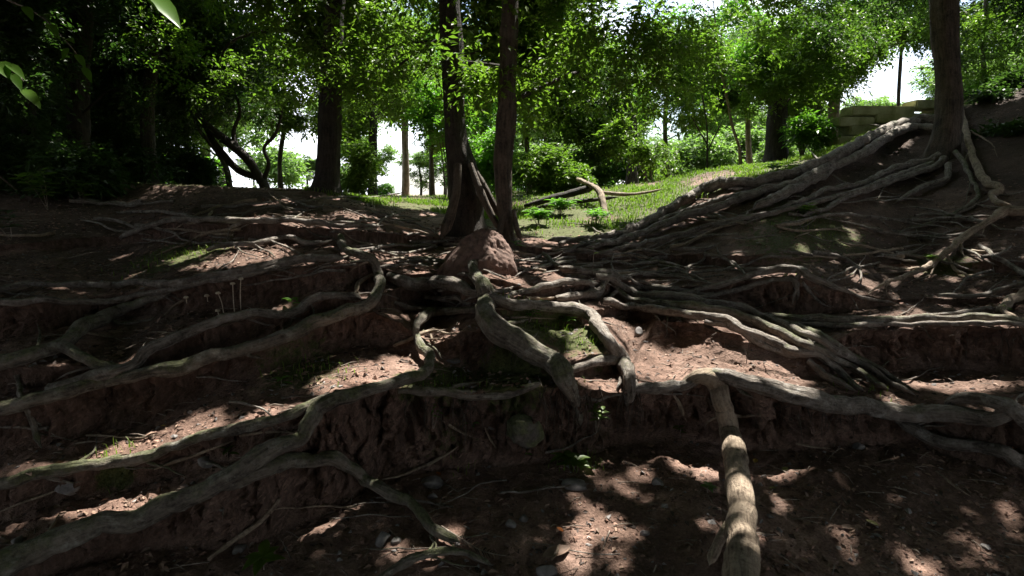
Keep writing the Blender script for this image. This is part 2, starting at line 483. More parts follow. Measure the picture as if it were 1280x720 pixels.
SL = [0.07, 0.07, 0.06, 0.08, 0.08, 0.12, 0.42]     # slope of the tread below each step
tx, _ = ray(cols, 360 + 0 * cols)
cur_Y = np.full(nc, 1.3)
side = np.clip(np.abs(cols - 640) - 900, 0, 3000) / 3000
cur_z = np.full(nc, -0.02)
LEVELS = []          # (Yfoot, zfoot, Ylip, zlip, tfoot, tlip)
for k, (lip, foot) in enumerate(LV):
    ly = line(lip, 2.5 if k < 6 else 1.2, 3 + k)
    fy = line(foot, 4.0, 30 + k) if foot is not None else ly + 0.5
    fy = np.maximum(fy, ly + 0.5)
    tf, sf = ray(cols, fy); tl, sl = ray(cols, ly)
    s = SL[k] + 0 * cols
    if k == 6: s = np.interp(cols, [-300, 300, 640, 700, 900, 1280], [0.20, 0.14, 0.05, 0.10, 0.33, 0.42])
    if k == 5: s = np.interp(cols, [-300, 400, 640, 900, 1280], [0.12, 0.10, 0.08, 0.14, 0.20])
    # intersection of the tread (starting cur) with the sight line of the foot
    Y = (EYE - cur_z + s * cur_Y) / np.maximum(s - sf, 0.05)
    Y = np.clip(Y, cur_Y + 0.06, cur_Y + 5.0)
    Y = smooth(Y, 7)
    Y = np.maximum(Y, cur_Y + 0.05)
    zf = EYE + sf * Y
    Yl = Y + 0.02
    if k == 2: Yl = Yl + 0.20 * np.interp(cols, [770, 810, 980, 1020], [0, 1, 1, 0])
    zl = EYE + sl * Yl
    LEVELS.append((Y, zf, Yl, zl, tf, tl))
    cur_Y, cur_z = Yl, zl

Y7, z7, t7 = LEVELS[6][2], LEVELS[6][3], LEVELS[6][5]


def fuse(z):           # calm sides
    return z


rows = []              # list of (Y, t, z, riser?) arrays
def seg(Y0, t0, z0, Y1, t1, z1, n, kind, last=False):
    for j in range(n):
        f = j / n
        rows.append((Y0 + (Y1 - Y0) * f, t0 + (t1 - t0) * f, z0 + (z1 - z0) * f, kind, f))


zero = np.zeros(nc)
t0 = tx
seg(zero - 40.0, t0, zero - 1.2, zero - 2.0, t0, zero - 0.30, 5, 0)
seg(zero - 2.0, t0, zero - 0.30, zero + 1.3, t0, zero - 0.02, 12, 0)
cY, ct, cz = zero + 1.3, t0, zero - 0.02
NT = [130, 34, 40, 40, 40, 44, 60]
NR = [34, 18, 24, 16, 18, 10, 3]
for k, (Y, zf, Yl, zl, tf, tl) in enumerate(LEVELS):
    seg(cY, ct, cz, Y, tf, zf, NT[k], 1)
    seg(Y, tf, zf, Yl, tl, zl, NR[k], 2)
    cY, ct, cz = Yl, tl, zl
# behind the crest: the grassy slope in the middle, flat ground on the left, hill top on the right
y8 = line([(-900, 188), (0, 220), (400, 239), (440, 248), (560, 250), (640, 250), (700, 247), (760, 238), (850, 222), (920, 205), (1000, 190), (1600, 100)])
t8, s8 = ray(cols, y8)
Y8 = cY + np.interp(cols, [-900, 400, 640, 760, 900, 1000, 1280], [1.5, 2.5, 4.0, 3.6, 2.8, 2.0, 1.5])
z8 = EYE + s8 * Y8
z8 = np.where(cols > 930, cz + 0.25, z8)
z8 = smooth(z8, 9)
seg(cY, ct, cz, Y8, t8, z8, 60, 3)
Yp = Y8 + 10
zp = np.interp(cols, [-900, 0, 640, 900, 1280], [1.55, 1.55, 1.55, 2.2, 3.0]) + 0 * cols
zp = np.where(cols < 640, np.minimum(z8, 1.6) , z8 + 0.1)
seg(Y8, t8, z8, Yp, tx, zp, 30, 3)
seg(Yp, tx, zp, zero + 70, tx, zero + 0.6, 12, 4)
seg(zero + 70, tx, zero + 0.6, zero + 400, tx, zero - 6.0, 6, 4)
rows.append((zero + 1200, tx, zero - 12.0, 4, 0))
RY = np.array([r[0] for r in rows]); RT = np.array([r[1] for r in rows]); RZ = np.array([r[2] for r in rows])
RK = np.array([r[3] for r in rows]); RF = np.array([r[4] for r in rows])
WX = np.where(RY > 1.3, RY, 1.3 + (1.3 - RY) * 0.6)
P = np.stack([RT * WX, RY, RZ], -1)
# relief
kk = np.repeat(RK[:, None], nc, 1); ff = np.repeat(RF[:, None], nc, 1)
near = np.clip(1.6 - RY / 30, 0.15, 1)
n_big = fbm(P * 1.7, 4, 1)
n_fine = fbm(P * 9.0, 4, 2)
n_clod = np.maximum(fbm(P * 22.0, 3, 3), 0)
tread = (kk != 2)
P[..., 2] += np.where(tread, (0.035 * n_big * np.minimum(1, near) + 0.020 * n_fine + 0.022 * n_clod) * near, 0)
flute = fbm(P * np.array([7.0, 7.0, 3.0]), 4, 4)
flute2 = fbm(P * np.array([26.0, 26.0, 15.0]), 4, 5, 0.65)
hgt = np.zeros_like(RY)
i0 = 17
for k in range(7):
    i0 += NT[k]
    h = LEVELS[k][3] - LEVELS[k][1]
    hgt[i0:i0 + NR[k]] = h[None]
    i0 += NR[k]
rec = np.sin(np.clip(ff, 0, 1) * math.pi) ** 0.7
P[..., 1] += np.where(kk == 2, rec * np.minimum(hgt, 0.5) * (0.26 + 0.55 * flute + 0.34 * flute2), 0)
P[..., 0] += np.where(kk == 2, rec * np.minimum(hgt, 0.4) * 0.2 * n_fine, 0)
nr = len(RY)
idx = np.arange(nr * nc).reshape(nr, nc)
Q = np.stack([idx[:-1, :-1], idx[:-1, 1:], idx[1:, 1:], idx[1:, :-1]], -1).reshape(-1, 4)
TV = P.reshape(-1, 3)
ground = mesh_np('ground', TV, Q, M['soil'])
tag(ground, 'red brown eroded earth slope cut in root-bound steps', 'ground', kind='structure')
BVH = BVHTree.FromPolygons([Vector(v) for v in TV.tolist()], Q.tolist())


def cast(px, py, default=12.0):
    t, s = ray(px, py)
    d = Vector((float(t), 1.0, float(s)))
    hit = BVH.ray_cast(Vector((0, 0, EYE)), d.normalized(), 300)
    if hit[0] is None:
        return at(px, py, default)
    return np.array(hit[0])


def ground_z(x, y):
    h = BVH.ray_cast(Vector((float(x), float(y), 60)), Vector((0, 0, -1)), 200)
    return h[0][2] if h[0] is not None else 0.0


# moss patches, and leaf mould with shade painted in
def paint(attr, spots, base):
    v = base.copy()
    for (px, py, r, a) in spots:
        c = cast(px, py)
        d = np.linalg.norm((TV - c) * np.array([1, 0.8, 1.2]), axis=1)
        v = np.maximum(v, a * np.exp(-(d / r) ** 2))
    at_ = ground.data.attributes.new(attr, 'FLOAT', 'POINT')
    at_.data.foreach_set('value', v.astype(np.float32))


flatK = kk.ravel()
colx = np.repeat(cols[None], nr, 0).ravel()
bm = np.where(flatK >= 3, np.interp(TV[:, 1], [5, 8], [0.2, 0.55]), 0.0)
bm = np.where((flatK == 3) & (colx > 640) & (colx < 960), 0.62, bm)
bm = bm - 0.42 * np.clip(fbm(TV * 0.9, 3, 44) * 2.2, 0, 1) * (bm > 0)
paint('moss', [(235, 320, 0.47, 0.74), (200, 318, 0.41, 0.68), (665, 410, 0.34, 0.68), (720, 420, 0.41, 0.74), (640, 468, 0.34, 0.74), (560, 472, 0.27, 0.68), (520, 478, 0.20, 0.68),
               (380, 460, 0.41, 0.57), (1010, 280, 0.94, 0.61), (980, 300, 0.68, 0.54), (1180, 330, 0.41, 0.54), (700, 320, 0.34, 0.34), (560, 540, 0.34, 0.41), (150, 590, 0.16, 0.68)], bm)
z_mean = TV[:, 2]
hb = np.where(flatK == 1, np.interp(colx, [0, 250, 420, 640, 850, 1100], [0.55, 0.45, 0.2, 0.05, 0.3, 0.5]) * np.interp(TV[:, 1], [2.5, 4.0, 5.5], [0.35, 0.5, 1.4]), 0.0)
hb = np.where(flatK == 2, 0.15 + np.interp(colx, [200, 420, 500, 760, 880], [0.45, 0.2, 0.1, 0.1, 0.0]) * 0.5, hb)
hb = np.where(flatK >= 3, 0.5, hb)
hb = np.where((colx > 1050) & (flatK < 5) & (TV[:, 2] > 1.9), 0.95, hb)  # upper right bank darkened in colour to stand for its shade
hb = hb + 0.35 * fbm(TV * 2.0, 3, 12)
paint('humus_shade', [], np.clip(hb, 0, 1))
if __name__ == '__main__':
    for c in (0, 160, 320, 480, 640, 800, 960, 1120, 1280):
        i = int(np.argmin(np.abs(cols - c)))
        print('COL', c, ' '.join('%.2f/%.2f-%.2f' % (l[0][i], l[1][i], l[3][i]) for l in LEVELS), 'Y8 %.1f z8 %.2f' % (Y8[i], z8[i]))
# ------------------------------------------------------------------ roots
def root3d(pts, step=3.5, press=0.1, wob=1.0):
    """traced line (x, y, width) in the photograph -> centre line lying on the terrain, with radii"""
    p = np.array(pts, float)
    seglen = max(2, int(np.ceil(np.mean(np.linalg.norm(np.diff(p[:, :2], axis=0), axis=1)) / step)))
    q = catmull(p, seglen)
    D = []
    for (x, y, w) in q:
        D.append(min(cast(x, y + 0.15 * w)[1], cast(x, y + 0.5 * w + 2)[1]))
    D = np.array(D)
    n = len(D)
    m = max(1, n // 30)
    mn = np.array([D[max(0, i - m):i + m + 1].min() for i in range(n)])
    D = 0.35 * D + 0.65 * mn
    k = np.exp(-0.5 * (np.arange(-4, 5) / 2.2) ** 2); k /= k.sum()
    D = np.convolve(np.pad(D, 4, mode='edge'), k, mode='valid')
    dq = np.gradient(q[:, :2], axis=0); dq /= np.linalg.norm(dq, axis=1)[:, None] + 1e-9
    offc = ((q[:, 0] - 640) * -dq[:, 1] + (q[:, 1] - 360) * dq[:, 0]) / F      # wide-angle stretch across the root
    R = q[:, 2] * 0.5 * D / F / np.sqrt(1 + offc ** 2)
    C = np.array([at(x, y, d - r * press) for (x, y, w), d, r in zip(q, D, R)])
    C = C + wob * (0.35 * np.median(R) + 0.006) * np.stack([vnoise(C * 7, 1), vnoise(C * 7, 2), vnoise(C * 7, 3)], -1) + 0.15 * np.median(R) * np.stack([vnoise(C * 21, 4), vnoise(C * 21, 5), vnoise(C * 21, 6)], -1)
    return C, R


SEED = [0]
def make_root(name, label, pts, mat='root', group=None, parent=None, cat='root', branches=(), sides=None, lump=0.17):
    SEED[0] += 1
    if parent is not None: lump = 0.11
    C, R = root3d(pts, wob=0.25 if 'smooth pale' in (label or '') else 1.0)
    if 'smooth pale' in (label or ''): lump = 0.07
    sd_ = sides or (26 if np.max([q[2] for q in pts]) > 12 else 14)
    A = Acc(); A.add(*tube_data(C, R, sd_, lump, SEED[0]))
    pa = np.array(pts, float)
    branches = list(branches)
    if cat == 'root' and len(pts) > 4 and name != 'thin_root':
        ln = np.abs(np.diff(pa[:, 0])).sum() + np.abs(np.diff(pa[:, 1])).sum()
        for _ in range(int(min(5, 1 + ln / 120))):
            j = random.randint(1, len(pts) - 2)
            x, y, w = pts[j]
            if w < 4 or not (-40 < x < 1320): continue
            dirx = pa[j + 1, :2] - pa[j - 1, :2]
            a_ = math.atan2(dirx[1], dirx[0]) + random.choice([-1, 1]) * random.uniform(0.35, 0.9)
            w2 = min(w * random.uniform(0.22, 0.4), 6)
            bb = []
            for q_ in range(random.randint(4, 7)):
                bb.append((x, y, max(w2 * (1 - q_ / 8), 1.2)))
                st_ = random.uniform(10, 17); x += st_ * math.cos(a_); y += st_ * math.sin(a_) * 0.6; a_ += random.uniform(-.5, .5)
            branches.append(bb)
    if parent is not None: lump = 0.11
    for b in branches:
        SEED[0] += 1
        C2, R2 = root3d(b)
        A.add(*tube_data(C2, R2, max(8, sd_ - 4), lump, SEED[0]))
    o = A.build(name, M[mat], parent, origin=None if parent is not None else C[0])
    if parent is None:
        tag(o, label, cat, group)
    elif label:
        o['label'] = label
    return o


W0 = lambda pts, w: [(x, y, w) for x, y in pts]
ROOTS = [
 ("thick gnarled root with mossy knots climbing down over the central earth block", 'root_mossy',
  [(584, 322, 8), (590, 335, 12), (599, 350, 16), (607, 369, 20), (607, 388, 22), (617, 405, 27), (640, 423, 27), (668, 438, 26), (690, 451, 26), (706, 472, 22), (716, 494, 17), (724, 516, 10), (729, 540, 5)], [[(600, 384, 12), (606, 400, 18), (600, 408, 8)]]),
 ("pale root looping right from the central knot and down beside the mossy shelf", 'root',
  [(612, 369, 11), (646, 381, 13), (684, 381, 13), (715, 385, 14), (740, 396, 16), (753, 414, 17), (764, 430, 20), (776, 444, 22), (784, 462, 20), (788, 486, 16), (787, 512, 10)],
  [[(776, 446, 16), (748, 452, 14), (715, 460, 10), (700, 470, 8)], [(785, 470, 12), (796, 486, 9), (801, 500, 5)]]),
 ("mossy grey root running level under the reddish mound", 'root', [(487, 346, 9), (505, 351, 12), (524, 354, 13), (545, 353, 13), (566, 355, 14), (585, 361, 12), (600, 368, 8)], []),
 ("longest root, dropping from the central step and sweeping to the lower left corner", 'root_mossy',
  [(596, 387, 8), (575, 388, 9), (559, 390, 10), (540, 391, 11), (527, 396, 12), (521, 407, 12), (523, 420, 12), (528, 434, 13), (537, 448, 14), (534, 462, 15), (505, 474, 15), (460, 487, 17), (420, 500, 19), (396, 512, 21), (384, 528, 20), (372, 545, 20), (345, 562, 22), (300, 588, 25), (245, 616, 28), (180, 642, 30), (120, 661, 32), (60, 683, 35), (0, 708, 40), (-70, 745, 46)], []),
 ("mossy root edging the central shelf above the mossy boulder", 'root_mossy', [(498, 488, 9), (520, 487, 12), (545, 489, 13), (575, 492, 13), (605, 493, 12), (635, 491, 10), (660, 485, 9), (678, 478, 7)], []),
 ("thick root crossing to the right and curling into a loop at the path edge", 'root',
  [(793, 489, 10), (815, 486, 14), (845, 482, 16), (880, 475, 18), (910, 474, 20), (955, 484, 22), (1006, 495, 24), (1058, 507, 25), (1110, 512, 25), (1162, 516, 24), (1215, 524, 24), (1246, 526, 22), (1262, 518, 18), (1242, 506, 18), (1215, 499, 17), (1190, 501, 12), (1180, 508, 8)],
  [[(1240, 505, 16), (1262, 513, 18), (1290, 530, 20), (1340, 560, 22)]]),
 ("root slanting down right below the curled loop root", 'root', [(1118, 522, 8), (1135, 534, 14), (1162, 547, 16), (1190, 554, 17), (1215, 559, 17), (1250, 567, 18), (1300, 582, 20), (1370, 600, 22)], []),
 ("smooth pale root coming straight down the path towards the camera", 'root_pale',
  [(838, 487, 8), (855, 479, 12), (871, 472, 18), (885, 474, 23), (896, 484, 25), (902, 498, 24), (907, 515, 25), (914, 545, 27), (919, 575, 30), (924, 605, 34), (927, 635, 39), (928, 665, 44), (928, 700, 50), (926, 740, 56), (922, 790, 64)],
  [[(912, 655, 14), (900, 672, 15), (891, 690, 15), (886, 706, 12)]]),
 ("arched root with lichen rising from shade and bending down to the stones", 'root_mossy',
  [(262, 612, 12), (295, 600, 16), (325, 588, 18), (360, 578, 20), (395, 572, 21), (420, 574, 21), (440, 586, 19), (462, 602, 18), (490, 618, 18), (515, 634, 17), (540, 655, 15), (556, 668, 13), (572, 679, 9)], []),
 ("short mossy root lying among the stones at the bottom", 'root_mossy', [(470, 725, 10), (500, 706, 13), (528, 695, 14), (560, 692, 12), (590, 695, 10), (618, 706, 7)], []),
 ("upper of two slim roots rising from the left edge to the sunny tread", 'root', [(-60, 372, 7), (0, 360, 7), (42, 355, 7), (90, 356, 8), (122, 357, 8), (156, 354, 8), (208, 354, 9), (260, 345, 9), (323, 334, 10), (365, 326, 10), (400, 323, 10), (432, 323, 9)], []),
 ("lower of two slim roots rising from the left edge to the sunny tread", 'root', [(-60, 378, 9), (0, 376, 9), (69, 376, 9), (139, 377, 9), (191, 365, 8), (243, 355, 8), (295, 345, 8), (330, 338, 7), (352, 332, 5)], []),
 ("thick forked root rising from the left edge in deep shade", 'root_mossy', [(-60, 470, 22), (0, 455, 20), (42, 441, 17), (80, 429, 16), (98, 412, 21), (125, 398, 18), (156, 386, 14), (187, 373, 11), (215, 364, 8)], [[(80, 432, 15), (105, 448, 16), (130, 460, 16), (165, 463, 14)]]),
 ("root arching along the upper dark bank left of the brown wall of earth", 'root', [(60, 486, 18), (110, 476, 17), (156, 461, 16), (191, 434, 14), (243, 412, 13), (295, 396, 12), (347, 391, 12), (375, 386, 12), (392, 374, 12), (413, 367, 12), (432, 370, 11), (455, 376, 8)], []),
 ("long sinuous root turning up in an S shape beside the left earth wall", 'root_mossy',
  [(-60, 520, 20), (0, 512, 20), (60, 497, 20), (110, 484, 19), (156, 472, 18), (226, 455, 18), (295, 438, 16), (347, 423, 15), (382, 410, 15), (430, 391, 15), (458, 384, 14), (471, 371, 13), (474, 355, 13), (472, 340, 12), (465, 325, 12), (451, 319, 11), (432, 313, 10), (427, 303, 9), (427, 292, 7)], []),
 ("low earthy root along the sunlit strip on the left", 'root_mossy', [(-60, 612, 14), (0, 602, 15), (45, 594, 16), (90, 586, 17), (130, 578, 17), (170, 570, 17), (215, 559, 16), (260, 545, 15), (300, 535, 15), (345, 521, 14), (390, 506, 12), (425, 494, 9)], []),
 ("root hanging down the dark left bank from edge of the shade", 'root_mossy', [(21, 470, 8), (25, 490, 9), (32, 508, 9), (38, 522, 9), (44, 540, 10), (54, 560, 10)], []),
 ("slender root catching light along the upper left step", 'root', [(150, 298, 5), (160, 293, 6), (187, 282, 7), (215, 275, 7), (260, 275, 7), (312, 276, 7), (361, 276, 7), (400, 279, 7), (440, 283, 6), (480, 280, 4)], [[(309, 277, 5), (296, 281, 5), (288, 286, 5), (286, 296, 4), (280, 304, 3)], [(146, 265, 3), (180, 264, 4), (208, 265, 4), (243, 272, 5), (258, 275, 4)]]),
 ("crooked root on the mossy sunlit patch at upper left", 'root', [(258, 314, 5), (270, 309, 6), (288, 306, 6), (319, 306, 6), (340, 301, 6), (361, 297, 6), (382, 304, 7), (402, 303, 6), (420, 300, 6)], []),
 ("topmost strand of the root bundle fanning over the red ledge", 'root', [(745, 346, 8), (764, 349, 9), (781, 360, 10), (802, 368, 10), (850, 372, 10), (902, 380, 10), (954, 394, 10), (999, 414, 10), (1041, 436, 10), (1075, 455, 9), (1110, 475, 8), (1145, 496, 6)], []),
 ("second strand of the root bundle fanning over the red ledge", 'root_mossy', [(764, 352, 7), (785, 372, 9), (820, 378, 10), (860, 382, 10), (910, 390, 11), (950, 404, 11), (985, 420, 11), (1020, 436, 10), (1050, 452, 9), (1080, 470, 8), (1115, 490, 6)], []),
 ("third strand of the root bundle with a pale split end", 'root', [(753, 376, 9), (775, 380, 10), (802, 384, 10), (850, 391, 11), (902, 400, 12), (937, 417, 13), (965, 428, 13), (989, 436, 12), (1024, 445, 11), (1045, 460, 9), (1062, 474, 8), (1080, 490, 6)], [[(1010, 450, 7), (1024, 461, 9), (1038, 472, 9), (1055, 482, 7), (1070, 489, 5)]]),
 ("lowest strand of the root bundle hugging the red ledge wall", 'root', [(880, 402, 6), (902, 406, 9), (925, 412, 10), (940, 424, 10), (960, 434, 9), (980, 440, 8), (1000, 446, 6)], []),
 ("strand slipping off the root bundle toward the right", 'root_mossy', [(960, 394, 7), (985, 404, 9), (1012, 414, 10), (1040, 428, 10), (1062, 444, 9), (1090, 458, 8), (1120, 474, 7), (1150, 494, 5)], []),
 ("knotted root joint above the right side of the mossy shelf", 'root', [(694, 374, 7), (705, 373, 10), (722, 368, 11), (738, 366, 13), (747, 366, 14), (752, 356, 11), (762, 346, 9), (770, 340, 6)], [[(742, 362, 7), (738, 356, 8), (745, 350, 6)]]),
 ("thin root arching above the mossy shelf to the knotted joint", 'root', [(624, 374, 5), (645, 367, 7), (663, 361, 8), (682, 356, 8), (698, 353, 8), (719, 351, 8), (735, 353, 7), (750, 355, 6)], []),
 ("root winding right from the mound foot to the knotted joint", 'root', [(680, 316, 5), (690, 326, 7), (700, 334, 8), (712, 338, 9), (728, 339, 10), (743, 341, 10), (764, 343, 9), (785, 352, 7)], []),
 ("long level root running along the top of the right earth wall", 'root_mossy', [(955, 392, 6), (965, 394, 8), (994, 397, 9), (1024, 399, 9), (1058, 400, 9), (1093, 400, 9), (1130, 398, 9), (1162, 398, 9), (1200, 397, 9), (1232, 397, 10), (1280, 401, 10), (1350, 405, 10)], []),
 ("second level root just under the one topping the right earth wall", 'root', [(970, 400, 4), (985, 404, 6), (1020, 406, 6), (1058, 407, 6), (1100, 406, 5), (1150, 405, 6), (1200, 404, 6), (1260, 404, 7), (1350, 410, 7)], []),
 ("short root rising off the level root at the right", 'root', [(1160, 396, 5), (1190, 392, 6), (1215, 389, 7), (1235, 387, 7), (1246, 388, 6)], []),
 ("root arching over the small brown hollow on the right", 'root', [(845, 370, 5), (875, 362, 6), (902, 356, 7), (937, 344, 8), (965, 338, 9), (989, 336, 10), (1003, 339, 10), (1017, 347, 9), (1030, 352, 8), (1044, 358, 7), (1060, 364, 6), (1076, 370, 5), (1100, 376, 4), (1125, 381, 3)],
  [[(1000, 341, 6), (994, 352, 6), (998, 366, 5), (996, 380, 3)], [(1003, 352, 4), (1014, 366, 4), (1024, 376, 4), (1040, 384, 3)]]),
 ("thinner root beneath the one arching over the brown hollow", 'root', [(850, 376, 4), (885, 370, 5), (919, 362, 6), (954, 354, 6), (975, 350, 6), (989, 349, 6), (998, 356, 5), (994, 368, 4), (990, 382, 3)], []),
 ("pale crooked root reaching down left from the right edge", 'root_pale', [(1350, 255, 13), (1300, 262, 12), (1280, 263, 12), (1262, 264, 12), (1249, 267, 12), (1238, 276, 9), (1225, 284, 9), (1210, 293, 9), (1197, 302, 9), (1186, 313, 9), (1176, 322, 8), (1165, 331, 8), (1152, 338, 7), (1135, 344, 6), (1114, 352, 5), (1083, 364, 3)],
  [[(1183, 318, 4), (1190, 330, 4), (1197, 338, 4), (1208, 344, 3), (1222, 350, 2)], [(1198, 300, 4), (1203, 312, 4), (1206, 320, 3)]]),
 ("root sloping down right on the shady right bank", 'root', [(1222, 306, 5), (1235, 315, 6), (1253, 325, 7), (1280, 341, 8), (1330, 362, 9)], []),
 ("flat slim root low on the right bank", 'root', [(1172, 370, 4), (1195, 370, 5), (1215, 369, 5), (1232, 367, 6), (1249, 362, 6), (1280, 354, 6), (1340, 345, 6)], []),
 ("pale broken root stub poking in at the right edge", 'root_pale', [(1340, 330, 13), (1310, 348, 13), (1280, 364, 13), (1265, 373, 12), (1252, 383, 11), (1247, 390, 8)], [[(1252, 386, 7), (1262, 394, 7), (1276, 398, 6)]]),
 ("squiggly thin root on the dark middle bank", 'root', [(881, 312, 2.5), (880, 322, 3.5), (872, 329, 3.5), (862, 333, 3.5), (858, 340, 3), (864, 350, 2)], []),
 ("small pale root bowed against the earth left of centre", 'root_pale', [(466, 343, 4), (456, 348, 5), (449, 354, 6), (446, 364, 7), (443, 372, 5)], []),
 ("short root crossing the small step below the level mossy root", 'root', [(532, 372, 5), (545, 372, 6), (560, 373, 7), (572, 373, 6), (580, 379, 5), (590, 382, 4)], []),
 ("thin pale twiglike root lying on the lit tread", 'root_pale', [(492, 434, 4), (505, 428, 5), (518, 421, 5), (530, 415, 5), (545, 413, 4), (560, 416, 3), (578, 417, 2)], [[(538, 414, 3), (541, 424, 3), (550, 432, 2)]]),
 ("slim root edging the small earth step left of centre", 'root', [(492, 378, 4), (510, 384, 6), (530, 387, 6), (555, 386, 5), (575, 384, 4)], []),
 ("root trailing down the bank from the fan toward the centre", 'root', [(700, 305, 6), (720, 300, 7), (750, 303, 7), (780, 306, 6), (810, 312, 5), (840, 318, 4)], []),
 ("short stub root leaning against the right of the platform", 'root_pale', [(838, 490, 3), (846, 502, 5), (852, 514, 5), (858, 527, 3)], []),
 ("slim twisted root over the step right of the knotted joint", 'root', [(760, 372, 4), (775, 362, 6), (800, 358, 6), (830, 360, 6), (860, 364, 5), (900, 372, 4)], []),
]
for (lab, mt_, pts, br) in ROOTS:
    make_root('exposed_root', lab, pts, mt_, 'exposed roots over the eroded steps', branches=br)

# fine tangled roots on the bank under the trees
def wander(x, y, ang, n, w, spread=0.25):
    pts = []
    for i in range(n):
        pts.append((x, y, w * (1 - 0.6 * i / n)))
        step = random.uniform(12, 22)
        x += step * math.cos(ang); y += step * math.sin(ang) * 0.42
        ang += random.uniform(-spread, spread) * 2
    return pts


REG = [  # region, count, label
    ((430, 262, 570, 345), 30, "thin tangled root on the dark bank left of the twin trunks"),
    ((650, 306, 860, 345), 30, "thin tangled root on the dark bank right of the twin trunks"),
    ((1110, 235, 1300, 300), 14, 'x'),
    ((60, 246, 420, 300), 24, "thin root across the shaded leaf mould under the left trees"),
    ((860, 262, 1240, 345), 40, "thin root threading the dark slope under the right tree"),
    ((60, 390, 420, 560), 9, "thin root creeping over the dark left bank"),
    ((540, 360, 900, 400), 10, "thin rootlet on the steps right of the central block"),
    ((420, 540, 900, 700), 9, "thin twiggy root lying on the lower path"),
]
LAND = [(585, 250, "dark ridged trunk"), (636, 260, "slimmer brown trunk"), (598, 315, "reddish mound"), (408, 235, "massive black trunk"), (472, 345, "S-shaped root"), (300, 277, "slender lit root"), (310, 305, "mossy sunlit patch"),
        (186, 235, "straight dark trunk"), (100, 240, "broad dark trunk"), (330, 230, "leaning forked tree"), (297, 370, "mushrooms"), (750, 360, "knotted root joint"), (640, 423, "gnarled mossy root"), (740, 396, "pale looping root"), (524, 354, "level mossy root"),
        (526, 420, "sweeping long root"), (720, 351, "thin arching root"), (989, 336, "hollow-arching root"), (872, 329, "squiggly root"), (950, 254, "knuckled root tip"), (1176, 200, "foot of the big grey trunk"), (1186, 313, "crooked pale root"), (1080, 364, "tip of the crooked pale root"),
        (653, 545, "mossy boulder"), (541, 606, "flat grey stone"), (478, 676, "pale flat stone"), (720, 607, "dark flat slab"), (918, 575, "pale upright root"), (700, 664, "orange leaf"), (98, 412, "forked left root"), (243, 412, "arching left root"), (226, 455, "long sinuous root"), (352, 484, "green seedling on the lit tread"),
        (38, 522, "hanging left root"), (850, 372, "root bundle"), (1010, 280, "mossy right bank"), (780, 290, "start of the root fan"), (700, 305, "low end of the root fan"), (822, 605, "grey stone on dappled soil"), (430, 300, "upturned tip of the S-shaped root"), (500, 260, "level grass edge"), (560, 372, "short crossing root")]


def where(x, y, lands=None):
    """side and name of the nearest landmark in the photograph"""
    d = [((x - a) ** 2 + (2.2 * (y - b)) ** 2, a, b, t) for a, b, t in (lands or LAND)]
    _, a, b, t = min(d)
    if abs(x - a) > 1.3 * abs(y - b): r_ = "left of" if x < a else "right of"
    else: r_ = "above" if y < b else "below"
    return "%s the %s" % (r_, t)


for (x0, y0, x1, y1), n, lab in REG:
    for i in range(n):
        x, y = random.uniform(x0, x1), random.uniform(y0, y1)
        ang = random.choice([0, math.pi]) + random.uniform(-0.5, 0.5)
        pts = wander(x, y, ang, random.randint(4, 9), random.uniform(2.2, 5.2) if y0 < 500 else random.uniform(2, 3.5))
        pale = random.random() < .25
        m_ = pts[len(pts) // 2]
        ln_ = abs(pts[-1][0] - pts[0][0])
        lab2 = "%s %s %s %s" % ("long" if ln_ > 100 else ("short" if ln_ < 60 else "middling"), "pale" if pale else "dark", "thin root" if pts[0][2] > 3.6 else "hairlike root", where(m_[0], m_[1]))
        make_root('thin_root', lab2, pts, 'root_pale' if pale else 'root', 'thin roots tangled over the bank', lump=0.1)

